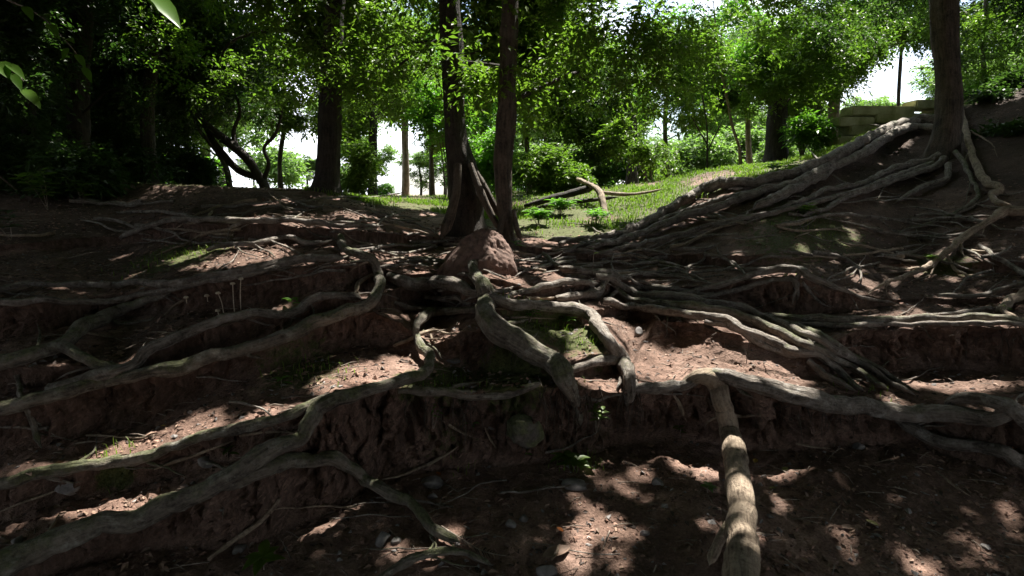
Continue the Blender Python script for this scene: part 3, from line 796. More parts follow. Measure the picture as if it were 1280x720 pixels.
# ------------------------------------------------------------------ foliage
SPOTS = [
    (930, 440, .18), (880, 425, .15), (980, 455, .15), (830, 464, .26), (900, 466, .28), (960, 478, .22), (860, 450, .22), (700, 402, .2), (745, 418, .2), (300, 322, .2), (480, 470, .16), (1150, 468, .2), (1230, 476, .15), (620, 345, .15), (600, 300, .2),  # where the sun reaches the ground: x, y, radius in metres
    (200, 565, 0.140), (150, 582, 0.130), (235, 550, 0.120), (105, 592, 0.080), (285, 325, 0.220), (330, 318, 0.200), (240, 320, 0.130), (310, 276, 0.140), (370, 277, 0.100),
    (450, 462, 0.130), (500, 455, 0.140), (420, 480, 0.110), (530, 440, 0.100), (560, 440, 0.080), (780, 415, 0.176), (700, 405, 0.176), (660, 395, 0.070), (750, 440, 0.203), (735, 400, 0.135),
    (820, 455, 0.243), (870, 460, 0.243), (930, 458, 0.203), (980, 476, 0.176), (800, 440, 0.135), (1140, 470, 0.162), (1190, 478, 0.135), (1110, 465, 0.108), (640, 350, 0.150), (690, 345, 0.150), (600, 330, 0.060),
    (770, 600, 0.050), (800, 590, 0.070), (790, 620, 0.050), (750, 660, 0.081), (730, 690, 0.087), (770, 700, 0.074), (720, 665, 0.043), (830, 565, 0.050), (815, 545, 0.040), (745, 605, 0.030),
    (925, 665, 0.081), (925, 705, 0.062), (1050, 665, 0.050), (1060, 690, 0.037), (1260, 645, 0.062), (1230, 655, 0.050), (1270, 670, 0.056), (1130, 700, 0.074), (1160, 712, 0.062), (1230, 700, 0.050), (1000, 690, 0.050),
    (200, 620, 0.060), (170, 635, 0.050), (110, 612, 0.040), (260, 605, 0.070), (30, 655, 0.050), (560, 668, 0.070), (470, 625, 0.050), (540, 700, 0.060), (490, 690, 0.050), (410, 575, 0.060), (300, 585, 0.050),
    (745, 240, 0.200), (760, 275, 0.150), (470, 350, 0.070), (455, 322, 0.060), (390, 395, 0.050), (430, 305, 0.060), (600, 365, 0.050), (640, 420, 0.081), (690, 445, 0.068), (880, 405, 0.081), (960, 425, 0.135), (1000, 345, 0.060), (1230, 275, 0.080),
    (1180, 318, 0.070), (1265, 264, 0.080), (1150, 340, 0.100), (1080, 350, 0.100), (880, 440, 0.135), (1265, 372, 0.080), (1220, 340, 0.090), (1100, 150, 0.120), (900, 235, 0.120),
    (600, 290, 0.100), (590, 215, 0.100), (1030, 505, 0.040), (1210, 520, 0.050), (1245, 512, 0.050), (580, 560, 0.030), (612, 533, 0.040),
]
fl_ = random.Random(5)
for (x0, y0, x1, y1, n_, ra, rb) in [(420, 290, 720, 400, 60, .03, .07), (700, 300, 1000, 420, 34, .03, .06), (60, 255, 430, 400, 30, .03, .07), (470, 400, 800, 480, 20, .025, .05), (1000, 300, 1280, 470, 22, .03, .07),
                                     (640, 560, 900, 715, 22, .02, .05), (940, 600, 1280, 715, 22, .02, .05), (0, 540, 430, 680, 24, .02, .05), (430, 560, 640, 715, 12, .015, .035), (650, 230, 1150, 300, 9, .04, .08), (420, 250, 620, 300, 16, .04, .08)]:
    for _ in range(n_):
        SPOTS.append((fl_.uniform(x0, x1), fl_.uniform(y0, y1), fl_.uniform(ra, rb)))
for (_l, _m, pts_, _b) in ROOTS:
    if len(pts_) > 5:
        for _ in range(max(1, len(pts_) // 4)):
            x_, y_, w_ = fl_.choice(pts_)
            SPOTS.append((x_ + fl_.uniform(-6, 6), y_, fl_.uniform(.035, .08)))
SPOTS.append((648, 525, .06)); SPOTS.append((610, 545, .04)); SPOTS.append((715, 560, .05))
SP = np.array([list(cast(a, b)) + [r * 1.05] for a, b, r in SPOTS])
# shafts of sun that reach leaves and trunks
SH = [(470, 20, 6.4, .35), (520, 60, 7.0, .3), (560, 20, 6.2, .35), (590, 70, 6.4, .35), (620, 30, 6.4, .3), (650, 80, 6.6, .3), (700, 40, 6.6, .35), (640, 110, 6.4, .2), (740, 90, 7.4, .4), (800, 40, 8, .5), (850, 90, 9, .5),
      (460, 90, 8.2, .3), (430, 40, 7.6, .25), (900, 30, 9, .5), (960, 70, 10.5, .6), (1020, 40, 10.5, .5), (1080, 60, 11, .5), (930, 110, 11, .5), (520, 130, 10, .4), (300, 60, 10, .3), (200, 50, 9.5, .22), (130, 90, 9, .2),
      (60, 60, 8.5, .18), (240, 120, 11, .25), (360, 20, 9, .3), (600, 200, 6.9, .2), (574, 130, 6.7, .15), (1110, 30, 11, .4), (1250, 60, 11, .5), (790, 130, 11, .6), (500, 30, 15, .9), (560, 80, 16, 1.0), (620, 50, 12, .7), (700, 60, 11, .8), (760, 100, 15, 1.1), (840, 60, 15, 1.2), (900, 80, 13, 1.0), (960, 50, 12, 1.0), (1030, 60, 13, 1.0), (1100, 50, 14, 1.0), (720, 140, 13, .8), (450, 100, 14, .7), (1240, 40, 13, .8), (350, 80, 14, .6), (560, 140, 12, .7), (600, 170, 14, .7), (10, 90, 2, .12), (205, 8, 1.9, .10), (110, 140, 9, .15), (30, 140, 8, .12), (170, 20, 9, .2)]
SP = np.vstack([SP, np.array([list(at(a, b, Y_)) + [r] for a, b, Y_, r in SH])])
# the open grassy slope and the plateau behind are in the sun
GR = [(700, 285, .7), (760, 262, .9), (820, 245, 1.1), (870, 228, 1.2), (780, 240, 1.1), (700, 255, .7), (910, 214, 1.0), (670, 275, .4), (500, 252, 1.0), (830, 225, 1.2)]
SP = np.vstack([SP, np.array([list(cast(a, b)) + [r] for a, b, r in GR])])


SU = np.cross(SUN, [0, 0, 1.0]); SU /= np.linalg.norm(SU); SV = np.cross(SUN, SU)


def keep_mask(Pp, tips=False):
    """False where a point stands in the way of one of the sun's gaps"""
    keep = np.ones(len(Pp), bool)
    if not len(Pp): return keep
    nz = 1 + 0.38 * vnoise(Pp * 5.0, 91) + 0.22 * vnoise(Pp * 13.0, 92)
    u = Pp @ SU; v = Pp @ SV; t = Pp @ SUN
    o_ = np.argsort(u); us = u[o_]
    for (x, y, z, r) in SP:
        if tips and r < 0.085: continue
        mg = 0.03 if r > 0.085 else 0.02
        g = np.array([x, y, z]); gu, gv, gt = g @ SU, g @ SV, g @ SUN
        R_ = (r + mg) * 1.6
        a, b = np.searchsorted(us, [gu - R_, gu + R_])
        c = o_[a:b]
        hit = (np.hypot(u[c] - gu, v[c] - gv) < (r + mg) * nz[c]) & (t[c] - gt > 0.6)
        keep[c[hit]] = False
    return keep


def leaf_mesh(name, P0, D, Nn, Ls, mat, parent=None, width=0.42, origin=None):
    """P0 leaf bases, D leaf directions, Nn leaf normals, Ls lengths -> one mesh of folded pointed leaves"""
    S = np.cross(D, Nn); S /= np.linalg.norm(S, axis=1)[:, None] + 1e-9
    Nn = np.cross(S, D)
    l = Ls[:, None]
    v0 = P0
    v1 = P0 + D * l * 0.45 + S * l * width * 0.5 + Nn * l * 0.07
    v2 = P0 + D * l - Nn * l * 0.10
    v3 = P0 + D * l * 0.45 - S * l * width * 0.5 + Nn * l * 0.07
    V = np.stack([v0, v1, v2, v3], 1).reshape(-1, 3)
    b = np.arange(len(P0))[:, None] * 4
    T = np.hstack([b, b + 1, b + 2, b, b + 2, b + 3]).reshape(-1, 3)
    return mesh_np(name, V, T, mat, parent, False, None, 3, origin)


def unit(v):
    return v / (np.linalg.norm(v, axis=-1, keepdims=True) + 1e-9)


def sprays(centers, twigs, per, tl, ls, droop=0.35):
    """leafy twigs round clump centres"""
    nC = len(centers)
    c = np.repeat(centers, twigs, 0)
    n = len(c)
    d = unit(rng.normal(size=(n, 3)) * np.array([1, 1, 0.55]))
    L_ = tl * rng.uniform(0.5, 1.2, n)
    s = np.tile((np.arange(per) + 0.6) / per, n)
    c2 = np.repeat(c, per, 0); d2 = np.repeat(d, per, 0); L2 = np.repeat(L_, per)
    P0 = c2 + d2 * (s * L2)[:, None]
    P0[:, 2] -= droop * (s ** 2) * L2
    P0 += rng.normal(size=P0.shape) * tl * 0.06
    sidev = unit(np.cross(d2, np.array([0, 0, 1.0])))
    sg = np.where(np.arange(len(P0)) % 2 == 0, 1, -1)[:, None]
    D = unit(d2 * 0.7 + sidev * sg * 0.9 + rng.normal(size=P0.shape) * 0.35 + np.array([0, 0, -0.30]))
    Nn = unit(np.array([0, 0, 1.0]) + rng.normal(size=P0.shape) * 0.42)
    Ls = ls * rng.uniform(0.6, 1.25, len(P0)) * np.repeat(np.repeat(rng.uniform(0.65, 1.45, nC), twigs), per)
    return P0, D, Nn, Ls


def crown_points(blobs, nclump):
    """blobs: (centre, radii) ; clumps clustered inside, denser towards the rim, uneven"""
    vol = np.array([b[1][0] * b[1][1] * b[1][2] for b in blobs]); vol = vol / vol.sum()
    out = []
    for (c, r), f in zip(blobs, vol):
        n = max(6, int(nclump * f * 5.6))
        u = unit(rng.normal(size=(n, 3))) * (rng.uniform(0.15, 1, n) ** 0.45)[:, None]
        p = np.array(c) + u * np.array(r)
        k = fbm(p * 0.9, 2, 23)
        p = p[k > np.quantile(k, 0.52)]
        out.append(p)
    return np.vstack(out)


def make_tree(name, label, trunk, Y, blobs, nclump=120, tw=7, per=11, tl=0.45, ls=0.085, leafm='leaf', barkm='trunk', group=None,
              limbs=10, extra=(), lump=0.10, sides=20, ybase=None, cat='tree', crown=True, droop=0.35):
    """trunk: (x, y, width) in the photograph at distance Y, from the base up"""
    trunk = [(x, y, w * (0.78 if x > 1100 else 0.84) / math.sqrt(1 + ((x - 640) / F) ** 2)) for x, y, w in trunk]
    pts = np.array(trunk, float)
    b3 = at(pts[0, 0], pts[0, 1], Y)
    gz = ground_z(b3[0], b3[1])
    t3 = [np.array([b3[0], b3[1], gz - 0.12])]
    rr = [pts[0, 2] * 0.5 * Y / F * 1.15]
    for k, (x, y, w) in enumerate(trunk):
        q = at(x, y, Y)
        if q[2] > gz + 0.05:
            t3.append(q); rr.append(w * 0.5 * Y / F)
    top = t3[-1]
    dirn = unit(t3[-1] - t3[-2])
    if len(t3) < 3: dirn = np.array([0, 0, 1.0])
    hz = max(b[0][2] for b in blobs) if blobs else top[2]
    while t3[-1][2] < hz:
        dirn = unit(dirn + np.array([random.uniform(-.12, .12), random.uniform(-.12, .12), 0.25]))
        t3.append(t3[-1] + dirn * 1.3); rr.append(rr[-1] * 0.82)
    q = catmull(np.hstack([np.array(t3), np.array(rr)[:, None]]), 9)
    SEED[0] += 1
    root = empty(name, t3[0])
    tag(root, label, cat, group)
    A = Acc(); A.add(*tube_data(q[:, :3], np.maximum(q[:, 3], 0.01), sides, lump, SEED[0], ribs=5 if sides > 12 else 0, freq=3.5))
    A.build('trunk', M[barkm], root)
    for e in extra:
        A = Acc(); SEED[0] += 1
        ee = np.array([list(at(x, y, Y + dz)) + [w * 0.5 * Y / F] for (x, y, w, dz) in e])
        qq = catmull(ee, 7)
        A.add(*tube_data(qq[:, :3], qq[:, 3], 10, 0.12, SEED[0]))
        A.build('buttress_root' if sides > 12 else 'limb', M['trunk' if sides > 12 else barkm], root)
    if not blobs: return root
    cl = crown_points(blobs, nclump)
    # limbs from the trunk out to some of the clumps
    A = Acc(); got = 0
    tc_ = q[:, :3]; trr = q[:, 3]
    if limbs:
        for c in cl[rng.permutation(len(cl))[:limbs * 3]]:
            if got >= limbs: break
            below = np.where((tc_[:, 2] < c[2] + 0.1))[0]
            if len(below) < 4: continue
            j = below[-1] if rng.random() < 0.5 else below[int(len(below) * 0.8)]
            a = tc_[j]
            d = c - a; dl = np.linalg.norm(d)
            if dl < 0.3 or dl > 5: continue
            m1 = a + d * 0.4 + np.array([0, 0, 0.12 * dl]) + rng.normal(size=3) * 0.06 * dl
            m2 = a + d * 0.75 + np.array([0, 0, 0.10 * dl]) + rng.normal(size=3) * 0.05 * dl
            r0 = min(trr[j] * 0.35, 0.013 * dl + 0.008)
            pp = np.array([[*a, r0], [*m1, r0 * .65], [*m2, r0 * .4], [*c, r0 * .18]])
            qq = catmull(pp, 5); SEED[0] += 1
            if keep_mask(qq[:, :3]).mean() < 0.9: continue
            A.add(*tube_data(qq[:, :3], qq[:, 3], 6, 0.08, SEED[0])); got += 1
        if got: A.build('branches', M['trunk_dark'], root)
    if crown:
        P0, D, Nn, Ls = sprays(cl, tw, per, tl, ls, droop)
        k = keep_mask(P0 + D * (Ls * 0.35)[:, None]) & keep_mask(P0 + D * (Ls * 0.9)[:, None], True)
        leaf_mesh('crown', P0[k], D[k], Nn[k], Ls[k], M[leafm], root)
    return root


def B(px, py, Y, rx, ry, rz):
    return (at(px, py, Y), (rx, ry, rz))


Yc = cast(585, 296)[1]
Yc2 = cast(636, 304)[1]
YR = cast(1178, 196)[1]
make_tree('broadleaf_tree', "dark ridged trunk with pale split buttress beside the reddish mound", [(584, 296, 72), (582, 275, 58), (583, 245, 50), (578, 215, 44), (570, 180, 36), (567, 140, 33), (566, 90, 31), (564, 40, 30), (560, -40, 28)], Yc,
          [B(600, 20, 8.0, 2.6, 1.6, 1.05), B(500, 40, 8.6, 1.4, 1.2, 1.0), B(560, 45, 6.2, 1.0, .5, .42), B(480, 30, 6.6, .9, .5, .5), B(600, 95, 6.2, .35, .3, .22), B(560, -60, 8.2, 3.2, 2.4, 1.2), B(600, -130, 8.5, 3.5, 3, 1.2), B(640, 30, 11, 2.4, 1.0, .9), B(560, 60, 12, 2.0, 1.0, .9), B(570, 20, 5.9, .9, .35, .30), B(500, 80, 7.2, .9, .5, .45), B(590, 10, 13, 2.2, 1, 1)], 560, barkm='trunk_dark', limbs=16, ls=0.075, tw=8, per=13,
          extra=[[(588, 205, 6, -.20), (595, 226, 8, -.28), (605, 250, 9, -.33), (616, 272, 8, -.36), (627, 292, 7, -.38)],
                 [(596, 215, 5, -.20), (607, 236, 7, -.26), (618, 258, 7, -.28), (630, 280, 6, -.28)],
                 [(572, 205, 8, -.22), (570, 240, 10, -.30), (562, 272, 12, -.36), (550, 300, 12, -.40)]])
make_tree('broadleaf_tree', "slimmer brown trunk just right of the dark ridged trunk", [(636, 306, 34), (634, 285, 28), (630, 250, 25), (628, 210, 24), (630, 170, 24), (633, 130, 24), (634, 90, 22), (636, 30, 22), (640, -50, 20)], Yc2,
          [B(735, 40, 8.8, 1.9, 1.5, 1.2), B(650, 60, 6.2, .8, .4, .38), B(740, 60, 6.6, .9, .5, .6), B(820, 90, 7.6, .9, .6, .6), B(700, 90, 9.5, 1.5, 1.0, .7), B(760, -60, 9.0, 2.2, 1.6, .9), B(860, 20, 9.5, 1.6, 1.4, 1.0), B(740, 0, 11.5, 2.4, 1.0, .9), B(690, 130, 10.5, .9, .6, .5), B(660, 20, 6.0, .8, .35, .35), B(760, 20, 7.0, 1.0, .5, .5), B(700, 140, 8, .6, .4, .3), B(660, 0, 13, 2.2, 1, 1)], 560, barkm='trunk', limbs=16, sides=16, lump=.16, ls=0.075, tw=8, per=13,
          extra=[[(642, 262, 5, -.08), (646, 285, 7, -.12), (652, 302, 6, -.15)], [(630, 268, 5, -.1), (624, 290, 7, -.16), (618, 308, 5, -.2)]])
rt = make_tree('broadleaf_tree', "big grey trunk with long roots sprawling down the right bank", [(1178, 196, 64), (1181, 178, 54), (1185, 150, 48), (1186, 120, 46), (1184, 80, 44), (1180, 40, 44), (1178, -10, 46), (1175, -60, 44)], YR,
          [B(1050, 0, 11, 1.8, 1.5, .9), B(1240, 10, 11.2, 1.6, 1.5, 1.0), B(1180, -80, 11, 3.5, 3, 1.2), B(1000, -20, 10.5, 1.8, 1.2, .8)], 260, barkm='trunk', leafm='leaf_mid', limbs=16, lump=.12, ls=0.085)
for lab, mt_, pts in [
    ("uppermost long root running left down the crest", 'root', [(1172, 150, 12), (1159, 150, 13), (1128, 155, 13), (1093, 170, 13), (1058, 187, 13), (1017, 207, 13), (985, 219, 13), (965, 223, 14), (930, 226, 13), (902, 228, 13), (880, 236, 12), (860, 247, 12), (835, 262, 11), (800, 281, 10), (760, 294, 9), (715, 300, 7), (680, 302, 5)]),
    ("second long root running left just below the crest root", 'root', [(1172, 160, 9), (1150, 158, 10), (1121, 165, 11), (1076, 193, 11), (1045, 206, 11), (1024, 213, 11), (982, 233, 11), (937, 243, 11), (905, 256, 10), (875, 266, 10), (840, 276, 9), (800, 291, 8), (765, 303, 7), (730, 312, 5)]),
    ("thick short root with a knuckled tip", 'root', [(1050, 206, 5), (1024, 222, 8), (1005, 230, 10), (989, 238, 11), (965, 248, 12), (950, 254, 11), (942, 262, 6)]),
    (None, 'root', [(1174, 195, 12), (1162, 201, 9), (1140, 205, 8), (1114, 212, 8), (1090, 224, 7), (1072, 231, 7), (1050, 234, 7), (1031, 238, 6), (1010, 248, 6), (990, 256, 5), (960, 262, 4)]),
    (None, 'root', [(1178, 198, 10), (1169, 208, 8), (1145, 216, 7), (1114, 227, 7), (1090, 236, 6), (1068, 243, 6), (1050, 250, 6), (1035, 260, 6), (1018, 264, 6), (1002, 270, 4)]),
    (None, 'root', [(1186, 205, 10), (1183, 222, 7), (1170, 229, 6), (1155, 233, 6), (1135, 243, 5), (1115, 256, 3)]),
    ("pale root snaking down on the right of the trunk", 'root_pale', [(1196, 120, 6), (1202, 140, 8), (1207, 163, 9), (1212, 183, 9), (1219, 203, 10), (1226, 216, 11), (1238, 229, 12), (1249, 237, 11), (1240, 243, 8), (1246, 252, 9), (1262, 256, 8)]),
    (None, 'root', [(1166, 204, 8), (1125, 218, 7), (1080, 236, 7), (1030, 250, 6), (980, 262, 6), (930, 272, 6), (880, 284, 6), (830, 297, 5), (780, 309, 5), (735, 320, 3)]),
    (None, 'root', [(1000, 228, 5), (960, 236, 7), (915, 246, 8), (875, 258, 8), (835, 272, 7), (800, 286, 7), (765, 299, 6), (725, 308, 5), (690, 312, 3)]),
    (None, 'root_mossy', [(1195, 190, 8), (1215, 222, 6), (1222, 248, 6), (1200, 262, 5), (1165, 278, 4), (1120, 290, 3)]),
    ("thin level root below the trunk", 'root', [(975, 281, 3), (989, 278, 4), (1020, 272, 4), (1058, 268, 4), (1095, 272, 4), (1128, 275, 4), (1170, 274, 4), (1200, 273, 4), (1240, 270, 4)])]:
    make_root('root', lab, pts, mt_, parent=rt)

make_tree('broadleaf_tree', "black massive trunk with flared foot at left of centre", [(408, 246, 62), (409, 228, 46), (411, 200, 39), (412, 160, 38), (413, 120, 36), (415, 60, 33), (418, 0, 31), (420, -50, 30)], cast(408, 246)[1] + 0.5,
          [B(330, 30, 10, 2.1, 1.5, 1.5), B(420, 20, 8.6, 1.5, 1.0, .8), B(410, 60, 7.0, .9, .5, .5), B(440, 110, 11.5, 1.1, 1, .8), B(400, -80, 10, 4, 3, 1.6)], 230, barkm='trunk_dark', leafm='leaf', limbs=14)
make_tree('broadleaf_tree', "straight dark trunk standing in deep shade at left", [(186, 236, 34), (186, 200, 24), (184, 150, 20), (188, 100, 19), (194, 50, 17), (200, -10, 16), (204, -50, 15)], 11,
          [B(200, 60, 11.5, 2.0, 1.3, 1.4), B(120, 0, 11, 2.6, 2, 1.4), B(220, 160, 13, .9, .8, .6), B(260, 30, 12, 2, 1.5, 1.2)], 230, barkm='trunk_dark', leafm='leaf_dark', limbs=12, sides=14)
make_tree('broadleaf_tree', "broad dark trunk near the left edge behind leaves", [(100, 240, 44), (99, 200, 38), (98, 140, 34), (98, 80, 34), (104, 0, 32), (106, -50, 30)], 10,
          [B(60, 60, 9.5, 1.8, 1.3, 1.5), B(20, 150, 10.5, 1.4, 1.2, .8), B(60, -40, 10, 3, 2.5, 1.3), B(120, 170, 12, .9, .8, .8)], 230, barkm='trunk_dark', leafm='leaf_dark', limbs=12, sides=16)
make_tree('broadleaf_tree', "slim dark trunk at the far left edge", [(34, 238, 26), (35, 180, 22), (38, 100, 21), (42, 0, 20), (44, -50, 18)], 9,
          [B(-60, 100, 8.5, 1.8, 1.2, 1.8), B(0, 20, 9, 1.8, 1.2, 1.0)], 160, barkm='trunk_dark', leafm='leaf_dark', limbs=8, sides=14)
make_tree('leaning_tree', "leaning forked tree slanting up left against bright sky", [(330, 232, 17), (324, 222, 15), (312, 202, 14), (296, 186, 13), (275, 170, 13), (255, 154, 12), (238, 136, 11), (222, 112, 10), (208, 82, 9), (195, 50, 8)], 12.5,
          [B(270, 110, 13, 1.7, 1.2, .8), B(300, 110, 14, 1.0, 1.0, .6), B(240, 60, 13, 2.0, 1.5, .8)], 130, barkm='trunk_dark', leafm='leaf_dark', limbs=8, sides=10,
          extra=[[(320, 222, 8, 0), (300, 214, 9, 0), (285, 200, 8, 0), (268, 178, 7, 0), (258, 160, 6, .1), (244, 130, 5, .2)], [(329, 226, 6, 0), (336, 205, 5, 0), (330, 185, 4, 0), (344, 168, 4, 0), (352, 140, 3, 0), (346, 120, 2, 0)], [(298, 190, 6, 0), (292, 165, 5, .1), (300, 140, 4, .1), (292, 110, 3, .1)]])
make_tree('leaning_tree', "slender pale tree stooping beside the forked leaning tree", [(287, 232, 10), (284, 214, 9), (277, 198, 8), (262, 178, 7), (248, 160, 6), (238, 130, 5)], 14,
          [B(230, 180, 15, .9, .7, .5), B(250, 130, 15, 1.2, .8, .7)], 60, barkm='trunk', leafm='leaf', limbs=5, sides=8)
make_tree('broadleaf_tree', "narrow dark trunk between the massive black trunk and twin trunks", [(466, 250, 15), (466, 220, 12), (466, 180, 11), (467, 130, 10), (465, 60, 10)], 16,
          [B(470, 80, 15, 2.0, 1.4, 1.2), B(520, 110, 16, 1.5, 1.2, .8), B(540, 30, 16, 3, 1.5, 1.3)], 200, barkm='trunk_dark', leafm='leaf', limbs=8, sides=8)
make_tree('broadleaf_tree', "straight reddish brown trunk against the pale sky gap", [(507, 252, 14), (507, 230, 11), (507, 200, 10), (506, 160, 10), (508, 100, 9)], 20,
          [B(520, 60, 20, 2.6, 1.5, 1.8), B(480, 130, 21, 1.6, 1.2, .6)], 150, ls=.13, barkm='trunk_pale', leafm='leaf', limbs=6, sides=8)
make_tree('broadleaf_tree', "thick dark trunk on the sunny rise right of centre", [(968, 210, 42), (970, 190, 34), (970, 165, 31), (972, 135, 29), (975, 90, 26), (978, 30, 22)], 14,
          [B(960, 60, 12.5, 2.2, 1.4, 1.1), B(900, 80, 13, 1.6, 1.2, .9), B(1010, 90, 14, 1.3, 1, .8)], 300, barkm='trunk_dark', leafm='leaf', limbs=12, sides=12)
make_tree('broadleaf_tree', "pale trunk with ragged bark near the mossy wall", [(1042, 200, 22), (1042, 170, 18), (1042, 140, 17), (1045, 100, 16), (1050, 40, 14)], 15,
          [B(1030, 70, 14, 1.3, 1.2, .7), B(1090, 30, 15, 1.6, 1.2, .6), B(1070, 10, 15, 2, 1, .8)], 190, barkm='trunk_pale', leafm='leaf', limbs=8, sides=10)
make_tree('broadleaf_tree', "short dark trunk left of the ragged pale trunk", [(1022, 200, 13), (1022, 170, 11), (1023, 140, 10), (1020, 90, 9)], 16.5, [B(1020, 60, 16.5, 1.6, 1, 1)], 60, barkm='trunk_dark', leafm='leaf', limbs=4, sides=8)
make_tree('broadleaf_tree', "warm brown trunk half hidden by low leaves above the grass", [(790, 232, 17), (790, 200, 13), (791, 160, 13), (786, 120, 12), (780, 60, 11)], 17,
          [B(790, 110, 16, 1.8, 1.2, .9), B(770, 180, 15.5, 1.0, .8, .8), B(840, 60, 16, 2.6, 1.5, 1.4), B(730, 110, 17, 1.3, 1, 1)], 270, barkm='trunk', leafm='leaf_mid', limbs=10, sides=10)
make_tree('broadleaf_tree', "slim grey trunk near the right edge", [(1235, 150, 10), (1232, 110, 9), (1229, 60, 8), (1233, 0, 8), (1236, -40, 7)], 13,
          [B(1240, 60, 13, 1.0, .8, .8), B(1280, 120, 14, 1.2, .8, .6), B(1270, 20, 14, 2, 1.4, 1.0)], 130, barkm='trunk', leafm='leaf', limbs=6, sides=8)
make_tree('young_tree', "pale wavy young tree on the grass left of the thick dark trunk", [(927, 212, 6), (924, 185, 5), (916, 160, 4.5), (910, 130, 4.5), (904, 100, 4), (898, 70, 3)], 13,
          [B(890, 90, 13, 1.0, .8, .6), B(910, 60, 13, 1.2, .8, .6)], 60, barkm='trunk_pale', leafm='leaf_bright', limbs=6, sides=8)
make_tree('young_tree', "spindly dark sapling standing on the sunny grass", [(884, 218, 3), (884, 190, 2.6), (884, 165, 2.4), (882, 145, 2), (876, 110, 2)], 11.5,
          [B(872, 130, 11.5, .7, .5, .5)], 24, barkm='trunk_dark', leafm='leaf', limbs=6, sides=6,
          extra=[[(884, 180, 2, 0), (872, 160, 1.6, 0), (862, 140, 1.2, 0)], [(884, 190, 2, 0), (896, 165, 1.5, 0), (904, 150, 1.2, 0)]])
make_tree('young_tree', "whitish thin trunk left of the thick dark trunk", [(938, 214, 11), (936, 190, 9), (935, 165, 8), (934, 120, 7)], 19, [B(930, 100, 19, 1.6, 1, 1)], 60, ls=.13, barkm='trunk_pale', leafm='leaf_far', limbs=4, sides=8)

# slender understory trees filling the gaps behind, each with low hanging leaves
for (px, Y, blobs, lm, lab) in [
    (236, 15, [B(200, 100, 15, 1.6, 1, 1.0), B(300, 60, 15, 1.8, 1, 1.0)], 'leaf_dark', "slender dark tree behind the leaning forked tree"),
    (352, 16, [B(340, 90, 16, 1.5, 1, 1.0), B(370, 140, 16, .8, .8, .6)], 'leaf', "slender tree left of the massive black trunk, leaves against sky"),
    (440, 17, [B(450, 60, 17, 1.8, 1, 1.4), B(440, 150, 17, .7, .8, .7)], 'leaf', "thin trunk hugging the right side of the massive black trunk"),
    (540, 19, [B(530, 90, 19, 1.8, 1, 1.6), B(545, 170, 19, .8, .8, .5)], 'leaf', "thin trunk just left of the dark ridged trunk"),
    (604, 17, [B(610, 60, 17, 1.8, 1, 1.6), B(605, 130, 17, .9, .8, .9)], 'leaf_bright', "thin trunk seen in the gap between the twin trunks"),
    (662, 15, [B(680, 90, 15, 1.5, 1, 1.2), B(700, 150, 15, 1.2, .8, .6)], 'leaf', "pale thin trunk first right of the twin trunks"),
    (705, 18, [B(720, 100, 18, 2.0, 1, 1.5), B(760, 150, 18, 1.2, .8, .7)], 'leaf', "thin trunk between the twin trunks and the half hidden brown one"),
    (835, 19, [B(850, 110, 19, 2.2, 1, 1.4), B(880, 40, 18, 2.4, 1, 1.2)], 'leaf_bright', "thin trunk behind the spindly sapling, sunlit leaves"),
    (1000, 18, [B(980, 120, 18, 1.4, 1, .9), B(1010, 60, 17, 2.0, 1, 1.2)], 'leaf', "thin trunk just right of the thick dark trunk on the rise"),
    (1120, 17, [B(1110, 20, 17, 1.8, 1, .8)], 'leaf_bright', "thin trunk behind the mossy wall near the big grey trunk"),
    (150, 14, [B(150, 60, 14, 1.8, 1, 1.6), B(130, 160, 14, 1.6, 1, 1.0), B(190, 180, 14, .9, .8, .6)], 'leaf_dark', "thin dark trunk between the broad and straight trunks on the left"),
    (65, 12, [B(60, 90, 12, 1.8, 1, 1.6), B(50, 180, 12, 1.4, 1, .7)], 'leaf_dark', "thin dark trunk left of the broad dark trunk"),
]:
    make_tree('slender_tree', lab, [(px, 250, 9), (px + random.uniform(-4, 4), 200, 7), (px + random.uniform(-7, 7), 140, 6.5), (px + random.uniform(-10, 10), 70, 5.5)], Y, blobs, 130,
              barkm='trunk_dark' if lm == 'leaf_dark' else 'trunk', leafm=lm, limbs=6, sides=8, ls=.11, group=None)

